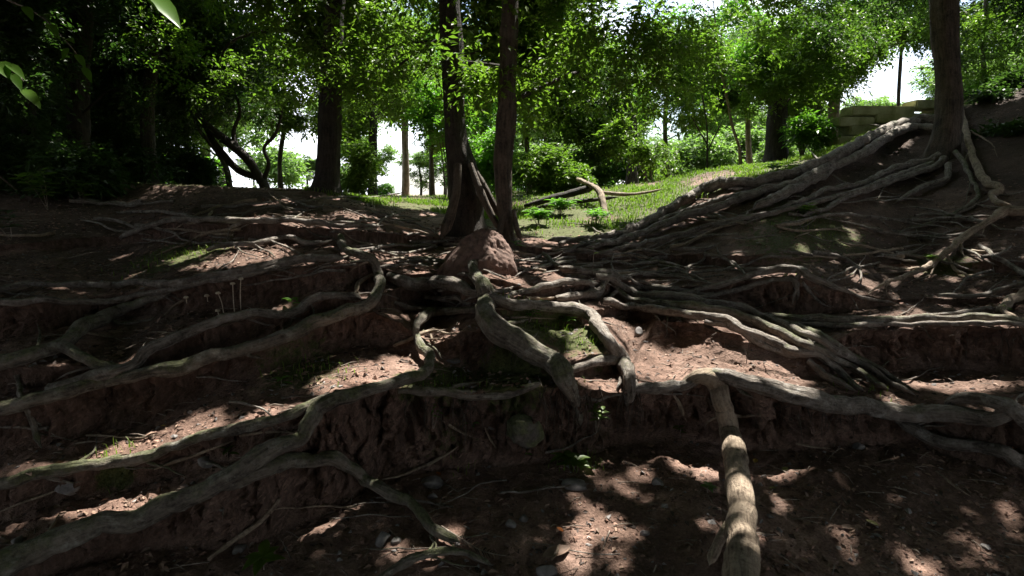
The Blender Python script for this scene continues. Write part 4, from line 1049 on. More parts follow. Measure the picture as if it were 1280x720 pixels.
# low shrubs and leaning foliage between the trunks: each a bush of its own
for i, (px, py, Y, rx, rz, lm, lab) in enumerate([
    (690, 215, 13, .9, .5, 'leaf', "leafy bush right of the slim brown trunk against blue sky"),
    (810, 175, 14, 1.1, .6, 'leaf', "large glossy bush overhanging the sunny grass"),
    (1000, 165, 13, .55, .35, 'leaf_bright', "bright low bush at the foot of the thick dark trunk"),
    (555, 130, 12, .6, .8, 'leaf_bright', "sunlit bush glowing behind the dark ridged trunk"),
    (600, 190, 14, .8, .6, 'leaf_bright', "bright bush seen between the twin trunks"),
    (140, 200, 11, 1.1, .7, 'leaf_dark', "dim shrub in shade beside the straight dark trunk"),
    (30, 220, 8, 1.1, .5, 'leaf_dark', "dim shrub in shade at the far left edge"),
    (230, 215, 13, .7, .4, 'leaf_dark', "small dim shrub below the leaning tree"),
    (445, 205, 14, .5, .7, 'leaf', "climbing shrub around the narrow dark trunk"),
    (1225, 128, 10.6, .5, .2, 'leaf_dark', "low dark shrub on the crest just right of the big grey trunk"),
    (1262, 112, 10.8, .6, .24, 'leaf_mid', "leafy shrub on the dark crest at the right edge"),
    (1262, 170, 8.6, .45, .16, 'leaf_dark', "dim ground shrub on the dark bank right of the snaking pale root"),
    (1270, 110, 13, .8, .3, 'leaf_bright', "green shrub on the bank near the slim grey trunk"),
    (720, 268, 9, .35, .14, 'leaf_dark', "low dark shrub in the sunny grass hollow")]):
    c = at(px, py, Y)
    g = ground_z(c[0], c[1])
    r = empty('bush', (c[0], c[1], g)); tag(r, lab, 'bush')
    cl = crown_points([(c, (rx, rx * .8, rz))], int(46 * rx * rx / .6) + 14)
    P0, D, Nn, Ls = sprays(cl, 6, 9, 0.35, 0.10)
    k = keep_mask(P0 + D * (Ls * 0.5)[:, None]) & (P0[:, 2] > g)
    leaf_mesh('foliage', P0[k], D[k], Nn[k], Ls[k], M[lm], r)
    A = Acc()
    for j in range(4):
        e = cl[j]
        pp = np.array([[c[0] + .05 * j, c[1], g - .05, .018], [c[0] * .6 + e[0] * .4, c[1], g * .4 + e[2] * .6, .013], [*e, .005]])
        qq = catmull(pp, 6); SEED[0] += 1
        A.add(*tube_data(qq[:, :3], qq[:, 3], 6, .06, SEED[0]))
    A.build('stem', M['trunk'], r)

# shrubs and trees a long way behind, lit, small in the picture
xs = np.linspace(-520, 1500, 46)
protos = []
for i, x in enumerate(xs):
    x = x + random.uniform(-25, 25)
    Y = random.uniform(24, 44)
    b = at(x, 250, Y)
    hgt_ = random.uniform(0.10, 0.24) * Y * (0.5 if (300 < x < 390 or 460 < x < 575 or 1020 < x < 1190) else 1)
    if i < 8:
        r = empty('distant_tree', (0, 0, 0))
        h = 5.5
        q = catmull(np.array([[0, 0, -.3, .16], [.1, 0, h * .35, .12], [-.1, .1, h * .7, .08], [0, 0, h, .03]]), 6)
        SEED[0] += 1
        A = Acc(); A.add(*tube_data(q[:, :3], q[:, 3], 8, .1, SEED[0])); A.build('trunk', M['trunk'], r)
        bl = [(np.array([random.uniform(-.8, .8), random.uniform(-.6, .6), h * random.uniform(.45, .95)]), (random.uniform(1.2, 2.0), 1.4, random.uniform(.7, 1.2))) for _ in range(4)]
        cl = crown_points(bl, 110)
        P0, D, Nn, Ls = sprays(cl, 6, 8, 0.6, 0.17)
        leaf_mesh('crown', P0, D, Nn, Ls, M['leaf_far'], r)
        protos.append(r)
    else:
        s0 = protos[i % 8]
        r = s0.copy(); SC.collection.objects.link(r)
        for ch in s0.children:
            c2 = ch.copy(); SC.collection.objects.link(c2); c2.parent = r
    side_ = "left of the massive black trunk" if x < 410 else ("between the massive black trunk and the mound" if x < 640 else ("right of the twin trunks behind the grass" if x < 960 else "beyond the mossy wall on the right"))
    TL = [(186, 230, "straight dark trunk"), (100, 230, "broad dark trunk"), (35, 230, "leftmost slim trunk"), (330, 230, "leaning forked tree"), (408, 230, "massive black trunk"), (466, 230, "narrow dark trunk"), (507, 230, "reddish brown trunk"), (580, 230, "dark ridged trunk"), (632, 230, "slimmer brown trunk"), (790, 230, "half hidden brown trunk"), (884, 230, "spindly sapling"), (927, 230, "wavy young tree"), (968, 230, "thick trunk on the rise"), (1042, 230, "ragged pale trunk"), (1180, 230, "big grey trunk"), (1232, 230, "slim grey trunk")]
    lb = ("small" if hgt_ < 5 else "tall") + (" farther" if Y > 34 else " nearer") + " distant green tree " + where(x, 230, TL)
    tag(r, lb, 'tree', "distant trees in the sunlight")
    r.location = (b[0], Y, ground_z(b[0], Y) - 0.1)
    sc_ = hgt_ / 5.5 * (1.0 if 300 < x < 1000 else 1.5)
    r.scale = (sc_ * 1.2, sc_ * 1.2, sc_)
    r.rotation_euler[2] = random.uniform(0, 6.28)

# low bushes closing the horizon behind the grass
bprot = []
spots_ = [(x, random.uniform(17, 30)) for x in list(np.linspace(590, 1010, 26)) + [110, 150, 190, 222, 430, 20, 60, -40, 1220, 1260, 1300] + [480, 345]]
for i, (x, Y) in enumerate(spots_):
    x += random.uniform(-8, 8); b = at(x, 240, Y)
    if i < 6:
        r = empty('distant_bush', (0, 0, 0))
        cl = crown_points([(np.array([random.uniform(-.4, .4), 0, random.uniform(.35, 1.1)]), (1.0, .8, .55)) for _ in range(3)], 46)
        cl[:, 2] = np.abs(cl[:, 2])
        P0, D, Nn, Ls = sprays(cl, 6, 8, 0.4, 0.13)
        leaf_mesh('foliage', P0, D, Nn, Ls, M['leaf_bright' if i % 2 else 'leaf_far'], r)
        bprot.append(r)
    else:
        s0 = bprot[i % 6]; r = s0.copy(); SC.collection.objects.link(r)
        for ch in s0.children:
            c2 = ch.copy(); SC.collection.objects.link(c2); c2.parent = r
    r.location = (b[0], Y, ground_z(b[0], Y) - 0.05)
    k_ = random.uniform(.6, 1.25) * (Y / 20) * (.5 if x in (480, 345) or 465 < x < 540 else 1.0)
    r.scale = (k_ * 1.2, k_, k_); r.rotation_euler[2] = random.uniform(0, 6.28)
    TL2 = [(186, 230, "straight dark trunk"), (100, 230, "broad dark trunk"), (35, 230, "leftmost slim trunk"), (330, 230, "leaning forked tree"), (408, 230, "massive black trunk"), (466, 230, "narrow dark trunk"), (507, 230, "reddish brown trunk"), (580, 230, "dark ridged trunk"), (632, 230, "slimmer brown trunk"), (756, 230, "bleached branch"), (790, 230, "half hidden brown trunk"), (884, 230, "spindly sapling"), (927, 230, "wavy young tree"), (968, 230, "thick trunk on the rise"), (1042, 230, "ragged pale trunk"), (1180, 230, "big grey trunk"), (1232, 230, "slim grey trunk")]
    tag(r, "%s %s skyline bush %s" % ("broad" if k_ > 1 else "small", "farther" if Y > 23.5 else "nearer", where(x, 230, TL2)), 'bush', "bushes along the skyline")

# shade canopy: off-view trees added to block light, gaps cut for sun dapples
def shade_crown(label, x, y, r_trunk, boxes, n, lm='leaf', ls=0.17, low=6.4, high=9.6):
    g = ground_z(x, y)
    root = empty('added_shade_tree', (x, y, g)); tag(root, label, 'tree')
    q = catmull(np.array([[x, y, g - .2, r_trunk * 1.4], [x + .05, y, g + 1, r_trunk], [x - .1, y, g + 3.5, r_trunk * .9], [x, y + .1, low + 1, r_trunk * .7], [x, y, high, r_trunk * .3]]), 8)
    SEED[0] += 1
    A = Acc(); A.add(*tube_data(q[:, :3], q[:, 3], 16, .1, SEED[0], ribs=5)); A.build('trunk', M['trunk'], root)
    cs = []
    for (x0, x1, y0, y1, z0, z1, f) in boxes:
        m_ = int(n * f)
        cs.append(np.stack([rng.uniform(x0, x1, m_), rng.uniform(y0, y1, m_), rng.uniform(z0, z1, m_)], -1))
    cl = np.vstack(cs)
    P0, D, Nn, Ls = sprays(cl, 7, 9, 0.75, ls, 0.3)
    k = keep_mask(P0 + D * (Ls * 0.35)[:, None]) & keep_mask(P0 + D * (Ls * 0.9)[:, None], True)
    leaf_mesh('crown', P0[k], D[k], Nn[k], Ls[k], M[lm], root)
    A = Acc()
    for c in cl[:14]:
        a = np.array([x, y, low])
        pp = np.array([[*a, .10], [*(a * .5 + c * .5 + np.array([0, 0, .4])), .06], [*c, .02]])
        qq = catmull(pp, 6)
        if not keep_mask(qq[:, :3]).all(): continue
        SEED[0] += 1
        A.add(*tube_data(qq[:, :3], qq[:, 3], 6, .08, SEED[0]))
    if A.n: A.build('branches', M['trunk'], root)


shade_crown("unseen tall tree added to shade the left bank", -9.5, 3.5, .3, [(-9, -2.5, 2, 10, 6.2, 9.5, 1.0), (-9, -3.0, 9, 18, 7.5, 11, .6)], 1150)
shade_crown("unseen tall tree added to shade the central path", 10.5, 4.0, .3, [(-2.5, 4.5, 2.5, 9.5, 6.0, 9.5, 1.0), (-3, 4.0, 9.0, 11.0, 7.0, 10, .15)], 1350)
shade_crown("unseen tall tree added to shade the right bank", 9.5, 7.0, .3, [(4.2, 12.5, 2, 11.5, 6.5, 10, 1.0), (8.5, 15.5, 9, 18, 7.5, 10.5, 1.2)], 1350)
shade_crown("unseen tall tree added behind the camera to block sky light", 1.5, -4.5, .25, [(-9, 9, -6.5, 3.2, 5.0, 8.5, 1.0), (-9, 9, -9, -6.5, 0.8, 6, .7)], 2300, ls=.24)
shade_crown("tall tree added at far left to block sky light", -12, 2, .25, [(-15, -10.5, -6, 16, 1.5, 9, 1.0)], 1000, 'leaf_dark', ls=.26)
shade_crown("tall tree added at far right to block sky light", 13.5, 1, .25, [(12.5, 16, -6, 9, 1.5, 9, 1.0)], 900, 'leaf_dark', ls=.26)
# ------------------------------------------------------------------ mound, boulder, log, wall
def lump_mesh(name, c, r, mat, amp=0.25, freq=3.0, sub=4, seed=1, parent=None, flat=None, squash=(1, 1, 1)):
    import bmesh
    bm_ = bmesh.new()
    bmesh.ops.create_icosphere(bm_, subdivisions=sub, radius=1)
    V = np.array([v.co[:] for v in bm_.verts]); Fc = np.array([[v.index for v in f.verts] for f in bm_.faces])
    bm_.free()
    d = 1 + amp * fbm(V * freq + seed * 7.1, 4, seed, 0.55)
    if flat:
        for _ in range(flat):
            nrm = unit(rng.normal(size=3)); h = rng.uniform(0.45, 0.8)
            over = np.maximum(V @ nrm - h, 0)[:, None]
            V = V - nrm * over * 0.9
    V = V * d[:, None] * np.array(r) * np.array(squash)
    a = rng.uniform(0, 6.28); ca, sa = math.cos(a), math.sin(a)
    V = np.stack([V[:, 0] * ca - V[:, 1] * sa, V[:, 0] * sa + V[:, 1] * ca, V[:, 2]], -1) if seed > 50 else V
    return mesh_np(name, V + np.array(c), Fc, mat, parent, True, None, 3, origin=c if parent is None else None)


Ym = cast(600, 345)[1] + 0.30
def mc(px, py): return at(px, py, Ym)
import bmesh
mnd = empty('termite_mound', mc(598, 335)); tag(mnd, "reddish crumbly earth mound at the foot of the twin trunks", 'mound')
k = Ym / F
bm_ = bmesh.new(); bmesh.ops.create_icosphere(bm_, subdivisions=6, radius=1)
V = np.array([v.co[:] for v in bm_.verts]); Fc = np.array([[v.index for v in f.verts] for f in bm_.faces]); bm_.free()
V = V * (1 + .24 * fbm(V * 2.1 + 4.4, 5, 31, .6) + .03 * fbm(V * 9, 3, 32))[:, None]
zz = np.clip(V[:, 2], -1, 1)
V[:, :2] *= (1 - .40 * zz)[:, None]
V[:, 0] += .12 * zz
V = V * np.array([52 * k, 38 * k, 54 * k])
mesh_np('earth', V + at(600, 338, Ym + .05), Fc, M['mound'], mnd, True, None, 3)

c = cast(653, 552); k = c[1] / F
o = lump_mesh('boulder', at(653, 540, c[1] - .03), (27 * k, 22 * k, 24 * k), M['boulder'], 0.22, 1.8, 4, 4, None, 4); tag(o, "rounded mossy boulder under the central shelf", 'boulder')

# pale dead branch lying across the grassy bank
YL = cast(760, 270)[1] - 0.15
A = Acc()
def lg(pts, YY, dzs):
    ee = np.array([[*at(x, y, YY + d), w * .5 * YY / F] for (x, y, w), d in zip(pts, dzs)])
    qq = catmull(ee, 10); SEED[0] += 1
    return tube_data(qq[:, :3], qq[:, 3], 12, .16, SEED[0])
A.add(*lg([(722, 224, 5), (736, 230, 7), (748, 238, 8), (753, 250, 8), (756, 264, 8), (760, 276, 7), (759, 290, 6)], YL, [1.8, 1.2, .7, .45, .25, .1, 0]))
A.add(*lg([(748, 240, 5), (764, 242, 5), (782, 243, 5), (805, 241, 4), (830, 236, 3)], YL, [.7, .7, .75, .8, .9]))
o = A.build('dead_branch', M['root_pale']); tag(o, "bleached dead forked branch bent over the sunny grassy bank", 'branch')
A = Acc()
A.add(*lg([(655, 258, 5), (690, 248, 8), (720, 240, 9), (745, 234, 8)], YL + 1.2, [0, 0, 0, 0]))
A.add(*lg([(660, 263, 4), (700, 254, 5), (740, 250, 5), (775, 246, 4)], YL + .9, [0, 0, 0, 0]))
o = A.build('fallen_branch', M['trunk_dark']); tag(o, "dark fallen branch lying left of the bleached branch on the grass", 'branch')

# old mossy masonry wall on the hill
Yw = 12.8
wl = empty('stone_wall', at(1058, 185, Yw)); tag(wl, "long mossy stone block wall behind the big grey trunk", 'wall')
bm_ = bmesh.new()
x0 = at(1056, 150, Yw)[0]
ztop0 = at(1056, 134, Yw)[2]; ztop1 = at(1290, 110, Yw)[2]
rowsN = 9; bh = .2
for r_ in range(rowsN):
    x = x0 - (0.25 if r_ % 2 else 0.0)
    while x < x0 + 7.5:
        w_ = random.uniform(.7, 1.5)
        f = min(1, (x - x0) / 4.2)
        zt = ztop0 + (ztop1 - ztop0) * f - 0.0
        z_ = zt - (r_ + .5) * bh
        m_ = bmesh.ops.create_cube(bm_, size=1)['verts']
        bmesh.ops.scale(bm_, vec=(w_ - .006, .5, bh - .006), verts=m_)
        bmesh.ops.translate(bm_, vec=(x + w_ / 2, Yw + random.uniform(-.012, .012), z_), verts=m_)
        x += w_
bmesh.ops.bevel(bm_, geom=bm_.edges[:], offset=.025, segments=2, affect='EDGES')
me = bpy.data.meshes.new('stone_blocks'); bm_.to_mesh(me); bm_.free(); me.materials.append(M['wall'])
ob = bpy.data.objects.new('stone_blocks', me); SC.collection.objects.link(ob); ob.parent = wl; ob.location = -wl.location

# ------------------------------------------------------------------ stones lying about
STONES = [(541, 606, 16, 9, "flat grey stone on the path below the shelf"), (613, 534, 9, 8, "small angular grey stone beside the mossy boulder"), (478, 676, 17, 9, "pale flat stone in the lower left of the path"),
          (541, 622, 7, 4, "tiny pale pebble under the flat grey stone"), (638, 657, 9, 6, "grey chip of stone in the middle of the path"), (684, 716, 16, 8, "dark grey stone at the bottom edge of the frame"),
          (495, 678, 9, 5, "small stone touching the pale flat stone"), (86, 614, 15, 9, "grey stone on the debris strip at far left"), (22, 678, 9, 8, "whitish stone behind the lower left root"),
          (258, 580, 16, 6, "slab of grey stone among debris beneath the sunlit strip"), (567, 452, 10, 4, "small flat stone on the lit tread"), (798, 418, 8, 7, "round stone at the foot of the red ledge"), (655, 650, 8, 6, "stone chip beside the grey one mid path"),
          (720, 607, 22, 6, "dark flat slab stone right of centre on the path"), (1074, 560, 11, 5, "brown stone under the curled loop root"), (822, 605, 8, 7, "grey stone on the dappled soil right of centre"), (300, 688, 12, 6, "dim stone in the dark hollow at lower left"), (806, 668, 7, 5, "small dark stone on the dappled soil")]
for i, (px, py, rw, rh, lab) in enumerate(STONES):
    c = cast(px, py); k = c[1] / F
    o = lump_mesh('stone', c + np.array([0, 0, rh * k * .4]), (rw * k, rw * k * .7, rh * k), M['stone'], 0.18, 1.6, 3, 60 + i, None, 5)
    tag(o, lab, 'stone', 'loose stones on the path')

# countless crumbs of earth, gravel and dead leaves
def scatter(n, x0, x1, y0, y1, slope=0.6, power=1.5):
    out = []; nrm = []
    X = rng.uniform(-1, 1, n) ; Yv = y0 + (y1 - y0) * rng.uniform(0, 1, n) ** power
    for a, y in zip(X, Yv):
        x = a * max(abs(x0), (0.95 * y + 0.4))
        h = BVH.ray_cast(Vector((x, y, 60)), Vector((0, 0, -1)), 200)
        if h[0] is not None and h[1].z > slope:
            out.append(h[0][:]); nrm.append(h[1][:])
    return np.array(out), np.array(nrm)


def chips(name, pts, nrm, size, mat, seed):
    """angular little lumps"""
    base = np.array([[1, 0, 0], [-1, 0, 0], [0, 1, 0], [0, -1, 0], [0, 0, 1], [0, 0, -1]], float)
    tri = np.array([[0, 2, 4], [2, 1, 4], [1, 3, 4], [3, 0, 4], [2, 0, 5], [1, 2, 5], [3, 1, 5], [0, 3, 5]])
    n = len(pts)
    s = size * np.minimum(rng.lognormal(-.1, 0.6, n), 2.0)
    V = (base[None] * rng.uniform(.5, 1.2, (n, 6, 1)) + rng.normal(size=(n, 6, 3)) * .28) * s[:, None, None] * np.array([1, .8, .55])
    a = rng.uniform(0, 6.28, n); ca, sa = np.cos(a), np.sin(a)
    V = np.stack([V[..., 0] * ca[:, None] - V[..., 1] * sa[:, None], V[..., 0] * sa[:, None] + V[..., 1] * ca[:, None], V[..., 2]], -1)
    V = V + pts[:, None]
    V[..., 2] += (s * .15)[:, None]
    T = (tri[None] + (np.arange(n) * 6)[:, None, None]).reshape(-1, 3)
    return mesh_np(name, V.reshape(-1, 3), T, mat, None, False, None, 3)


p_, n_ = scatter(16000, 2.5, 0, 1.6, 7.5)
cl_ = fbm(p_ * 2.2, 3, 71); p_ = p_[cl_ > -0.12]
tag(chips('earth_crumbs', p_, None, .010, M['clod'], 1), "crumbs of dry earth strewn over the terraces", 'earth crumbs', kind='stuff')
p_, n_ = scatter(1900, 2.5, 0, 1.8, 6.0)
tag(chips('gravel', p_, None, .012, M['stone'], 2), "grey gravel chips scattered in the soil", 'gravel', kind='stuff')
p_, n_ = scatter(26000, 2.5, 0, 1.7, 10.0, .5, 1.2)
den = np.interp(p_[:, 0], [-6, -2.0, -.6, .6, 2, 5], [1, .9, .45, .30, .45, .9]) * (0.6 + 0.9 * (fbm(p_ * 1.6, 3, 77) > 0))
ok = rng.uniform(0, 1, len(p_)) < den
p_ = p_[ok]; n_ = n_[ok]
D = unit(rng.normal(size=p_.shape) * np.array([1, 1, .12])); Nn = unit(n_ + rng.normal(size=p_.shape) * .28)
o = leaf_mesh('leaf_litter', p_ + np.array([0, 0, .006]), D, Nn, rng.uniform(.018, .058, len(p_)), M['litter'], width=.5); tag(o, "dead brown leaves littering the ground", 'leaf litter', kind='stuff')
# twigs
p_, n_ = scatter(1100, 2.5, 0, 1.8, 7.5, .5, 1.2)
A = Acc()
for p0 in p_:
    a = random.uniform(0, 6.28); l = random.uniform(.04, .22)
    d = np.array([math.cos(a), math.sin(a), random.uniform(-.05, .12)])
    q = np.array([p0 + [0, 0, .004], p0 + d * l * .5 + [0, 0, .012], p0 + d * l])
    A.add(*tube_data(q, np.array([.0035, .003, .0015]) * random.uniform(.6, 1.3), 4, 0, 1))
tag(A.build('twig_litter', M['twig']), "fine broken twigs strewn over the ground", 'twigs', kind='stuff')

# individual fallen leaves that stand out by colour
for (px, py, sz, mt_, lab) in [(944, 578, .065, 'yellow', "bright yellow fallen leaf right of the pale upright root"), (981, 588, .065, 'olive', "olive fallen leaf near the bright yellow one"), (966, 612, .05, 'olive', "small olive fallen leaf below the yellow one"),
                               (700, 664, .05, 'orange', "orange fallen leaf in the middle of the path"), (204, 534, .03, 'yellow', "tiny yellow leaf on the sunlit strip at left"), (1268, 562, .05, 'orange', "orange leaf at the right edge under the loop root"), (548, 594, .05, 'orange', "rusty leaf beside the flat grey stone"),
                               (1082, 344, .06, 'yellow', "yellow leaf on the shaded right bank"), (696, 694, .17, 'litter', "large curled brown dead leaf near the bottom"), (1060, 662, .09, 'litter', "long pale dead leaf on the dappled right soil"), (1090, 656, .07, 'olive', "olive leaf right of the long pale dead leaf")]:
    c = cast(px, py); a = random.uniform(0, 6.28)
    L_ = np.linspace(0, 1, 9)
    Vv = []; Qq = []
    for i, t in enumerate(L_):
        w_ = sz * .24 * math.sin(math.pi * min(1, t * .97 + .02)) ** .8
        for j, s_ in enumerate((-1, -.5, 0, .5, 1)):
            x = (t - .5) * sz; y = s_ * w_; z = .008 + abs(s_) * w_ * .5 + .25 * sz * (t - .5) ** 2
            Vv.append((x * math.cos(a) - y * math.sin(a), x * math.sin(a) + y * math.cos(a), z))
            if i < 8 and j < 4: Qq.append((i * 5 + j, i * 5 + j + 1, i * 5 + j + 6, i * 5 + j + 5))
    o = mesh_np('fallen_leaf', np.array(Vv) + c, np.array(Qq), M[mt_], None, True, None, 4, origin=c); tag(o, lab, 'leaf')

# ------------------------------------------------------------------ grass
def grass(name, pts, h, label, w=.006):
    n = len(pts); k = 3
    a = rng.uniform(0, 6.28, n); hh = h * rng.uniform(.5, 1.4, n)
    d = np.stack([np.cos(a), np.sin(a), a * 0], -1); s = np.stack([-np.sin(a), np.cos(a), a * 0], -1)
    bend = rng.uniform(.15, .8, n)[:, None]
    up = np.array([0, 0, 1.0])
    v0 = pts - s * w; v1 = pts + s * w
    m0 = pts + (up * .6 + d * bend * .3) * hh[:, None]
    v2 = m0 + s * w * .8; v3 = m0 - s * w * .8
    v4 = pts + (up * (1 - .3 * bend) + d * bend) * hh[:, None]
    V = np.stack([v0, v1, v2, v3, v4], 1).reshape(-1, 3)
    b = np.arange(n)[:, None] * 5
    T = np.hstack([b, b + 1, b + 2, b, b + 2, b + 3, b + 3, b + 2, b + 4]).reshape(-1, 3)
    o = mesh_np(name, V, T, M['grass'], None, False, None, 3); tag(o, label, 'grass', kind='stuff')


gx, gn = [], []
fk = (kk == 3)
cand = np.argwhere(fk & (RY > 5) & (RY < 26) & (cols[None] > 380) & (cols[None] < 1130))
pick = cand[rng.integers(0, len(cand), 70000)]
gp = P[pick[:, 0], pick[:, 1]] + rng.normal(size=(len(pick), 3)) * np.array([.03, .06, 0])
cx = cols[pick[:, 1]]
patch_ = fbm(gp * 1.3, 3, 81)
okg = (patch_ > -.35 + .75 * rng.uniform(0, 1, len(patch_))) & ~((cx < 640) & (patch_ < -.05)) & ~(np.clip(fbm(gp * 0.9, 3, 44) * 2.2, 0, 1) > rng.uniform(.15, 1.1, len(gp)))
gp = gp[okg]; gp[:, 2] -= .01
grass('grass', gp, .075, "sunlit grass on the bank and level ground behind the trees")
tuft = []
for (px, py, r_, n) in [(725, 575, .09, 60), (560, 540, .12, 50), (700, 408, .12, 90), (665, 404, .1, 60), (1010, 285, .2, 60), (235, 318, .25, 130), (1000, 372, .08, 30), (150, 588, .08, 20), (390, 462, .15, 60), (735, 430, .12, 60), (1070, 486, .1, 40)]:
    c = cast(px, py)
    for _ in range(n):
        q = c + np.array([random.gauss(0, r_), random.gauss(0, r_ * .7), 0]); q[2] = ground_z(q[0], q[1]); tuft.append(q)
grass('grass_tufts', np.array(tuft), .05, "sparse short grass tufts on mossy spots of the steps", .003)

# ------------------------------------------------------------------ small plants
def leaf_shape(base, d, up, l, w):
    """one leaf, 4x2 quads, folded at the midrib; returns verts, quads"""
    s = unit(np.cross(d, up)); up = np.cross(s, d)
    V = []; Qs = []
    for i, t in enumerate(np.linspace(0, 1, 6)):
        ww = w * .5 * math.sin(math.pi * (t * .96 + .02) ** .8)
        c = base + d * l * t - np.array([0, 0, 1]) * l * .25 * t * t
        for s_ in (-1, 0, 1): V.append(c + s * s_ * ww + up * abs(s_) * ww * .35)
    for i in range(5):
        for j in range(2): Qs.append((i * 3 + j, i * 3 + j + 1, i * 3 + j + 4, i * 3 + j + 3))
    return np.array(V), np.array(Qs)


def plant(px, py, h, nleaf, ll, label, mat='leaf_bright', nstem=1, cat='seedling', lean=(0, 0)):
    c = cast(px, py)
    r = empty('seedling', c); tag(r, label, cat)
    S_ = Acc(); Lf = Acc()
    for k in range(nstem):
        a = random.uniform(0, 6.28); sp = random.uniform(.3, 1.0) * h * (k > 0)
        top = c + np.array([math.cos(a) * sp + lean[0], math.sin(a) * sp + lean[1], h * random.uniform(.75, 1)])
        q = catmull(np.array([c - [0, 0, .02], c * .5 + top * .5 + np.array([.02 * h, 0, .1 * h]), top]), 6)
        SEED[0] += 1
        S_.add(*tube_data(q, np.linspace(.004, .002, len(q)), 5, 0, SEED[0]))
        for i in range(nleaf):
            t = .35 + .65 * (i + 1) / nleaf
            b = q[int(t * (len(q) - 1))]
            aa = i * 2.4 + k
            d = unit(np.array([math.cos(aa), math.sin(aa), random.uniform(.1, .5)]))
            Lf.add(*leaf_shape(b, d, np.array([0, 0, 1.0]), ll * random.uniform(.7, 1.15), ll * .42))
    S_.build('stem', M['twig'], r); Lf.build('leaves', M[mat], r)


plant(352, 484, .07, 5, .07, "small green seedling on the lit tread left of centre")
plant(591, 540, .07, 6, .06, "bright seedling left of the mossy boulder")
plant(656, 572, .05, 5, .05, "little seedling just below the mossy boulder")
plant(884, 616, .06, 7, .07, "bright green rosette left of the pale upright root")
plant(330, 712, .08, 8, .13, "broad leaved dark green plant at the bottom left", 'leaf')
plant(643, 312, .10, 6, .12, "bright leaves sprouting at the foot of the slimmer trunk")
plant(566, 330, .06, 5, .09, "green sprig on the mound's left side")
plant(365, 384, .06, 6, .09, "leafy sprig on the arching root of the dark left bank")
plant(285, 572, .05, 5, .06, "green sprig in the debris below the sunlit strip", 'leaf')
plant(541, 536, .16, 6, .04, "wiry upright stem with small leaves under the shelf left end", 'leaf_bright', 2)
plant(745, 540, .22, 9, .07, "tall grassy weed hanging below the right end of the shelf", 'leaf', 3)
plant(722, 590, .10, 10, .12, "spiky green tuft low under the shelf", 'leaf', 2)
plant(850, 548, .10, 5, .06, "thin weed beside the stub root", 'leaf')
plant(1002, 445, .05, 5, .06, "seedling at the foot of the red ledge", 'leaf_bright')
plant(700, 472, .12, 6, .06, "weed where the gnarled root ends", 'leaf_bright')
plant(660, 404, .12, 7, .07, "light green weed on the mossy shelf behind the knot", 'leaf_bright', 3)
plant(705, 408, .10, 7, .07, "light green weed in the middle of the mossy shelf", 'leaf_bright', 3)
plant(740, 350, .55, 7, .06, "tall bare sapling stem above the mossy shelf", 'leaf', 1)
plant(1165, 330, .10, 8, .10, "low leafy weed under the crooked pale root", 'leaf', 3)
plant(1010, 272, .15, 9, .12, "yellow green weed on the mossy right bank", 'leaf', 3)
plant(1255, 392, .08, 5, .07, "weed by the broken root stub", 'leaf')
plant(60, 262, .5, 12, .20, "big leaved plant in deep shade on the upper left bank", 'leaf', 3)
plant(105, 258, .35, 10, .18, "smaller big leaved plant in shade beside the upper left one", 'leaf', 2)
plant(15, 300, .3, 8, .16, "dim leafy plant by the left edge of the bank", 'leaf_dark', 2)
plant(700, 270, .25, 12, .14, "fresh green herb in the sunny hollow", 'leaf_bright', 9)
plant(745, 282, .22, 12, .12, "second fresh green herb nearer the bleached branch", 'leaf_bright', 8)
plant(672, 282, .22, 12, .14, "fresh green herb right beside the slimmer trunk", 'leaf_bright', 9)
plant(970, 222, .2, 10, .14, "leafy herb on the crest under the thick dark trunk", 'leaf_bright', 4)

# mushrooms on thin stalks, caught by a sunbeam
for i, (px, py, hp, lab) in enumerate([(297, 386, 34, "leftmost of the tall mushroom pair by the brown wall"), (305, 384, 38, "tallest thin mushroom by the brown wall"), (284, 388, 24, "leaning short mushroom left of the pair"), (264, 372, 4, "tiny mushroom apart on the left"), (278, 394, 8, "low pale mushroom on the root"), (238, 374, 4, "tiny mushroom farthest left")]):
    c = cast(px, py); k = c[1] / F; h = hp * k
    c = c + np.array([0, -.05, 0])
    r = empty('mushroom', c); tag(r, lab, 'mushroom', 'mushrooms by the brown wall')
    A = Acc(); lean = random.uniform(-.12, .05) * h * 2
    q = catmull(np.array([c - [0, 0, .02], c + [lean * .3, 0, h * .5], c + [lean, 0, h]]), 6)
    A.add(*tube_data(q, np.full(len(q), .003), 6, 0, i, taper_end=False)); A.build('stalk', M['shroom'], r)
    top = c + np.array([lean, 0, h]); rc = .017
    Vv = []; Qq = []
    for a_ in range(6):
        for b_ in range(14):
            th = b_ / 14 * 6.283; rr_ = rc * math.sin(a_ / 5 * 1.57); Vv.append((rr_ * math.cos(th), rr_ * math.sin(th), .012 * math.cos(a_ / 5 * 1.57) - (.004 if a_ == 5 else 0)))
            if a_ < 5: Qq.append((a_ * 14 + b_, a_ * 14 + (b_ + 1) % 14, (a_ + 1) * 14 + (b_ + 1) % 14, (a_ + 1) * 14 + b_))
    mesh_np('cap', np.array(Vv) + top, np.array(Qq), M['shroom'], r)

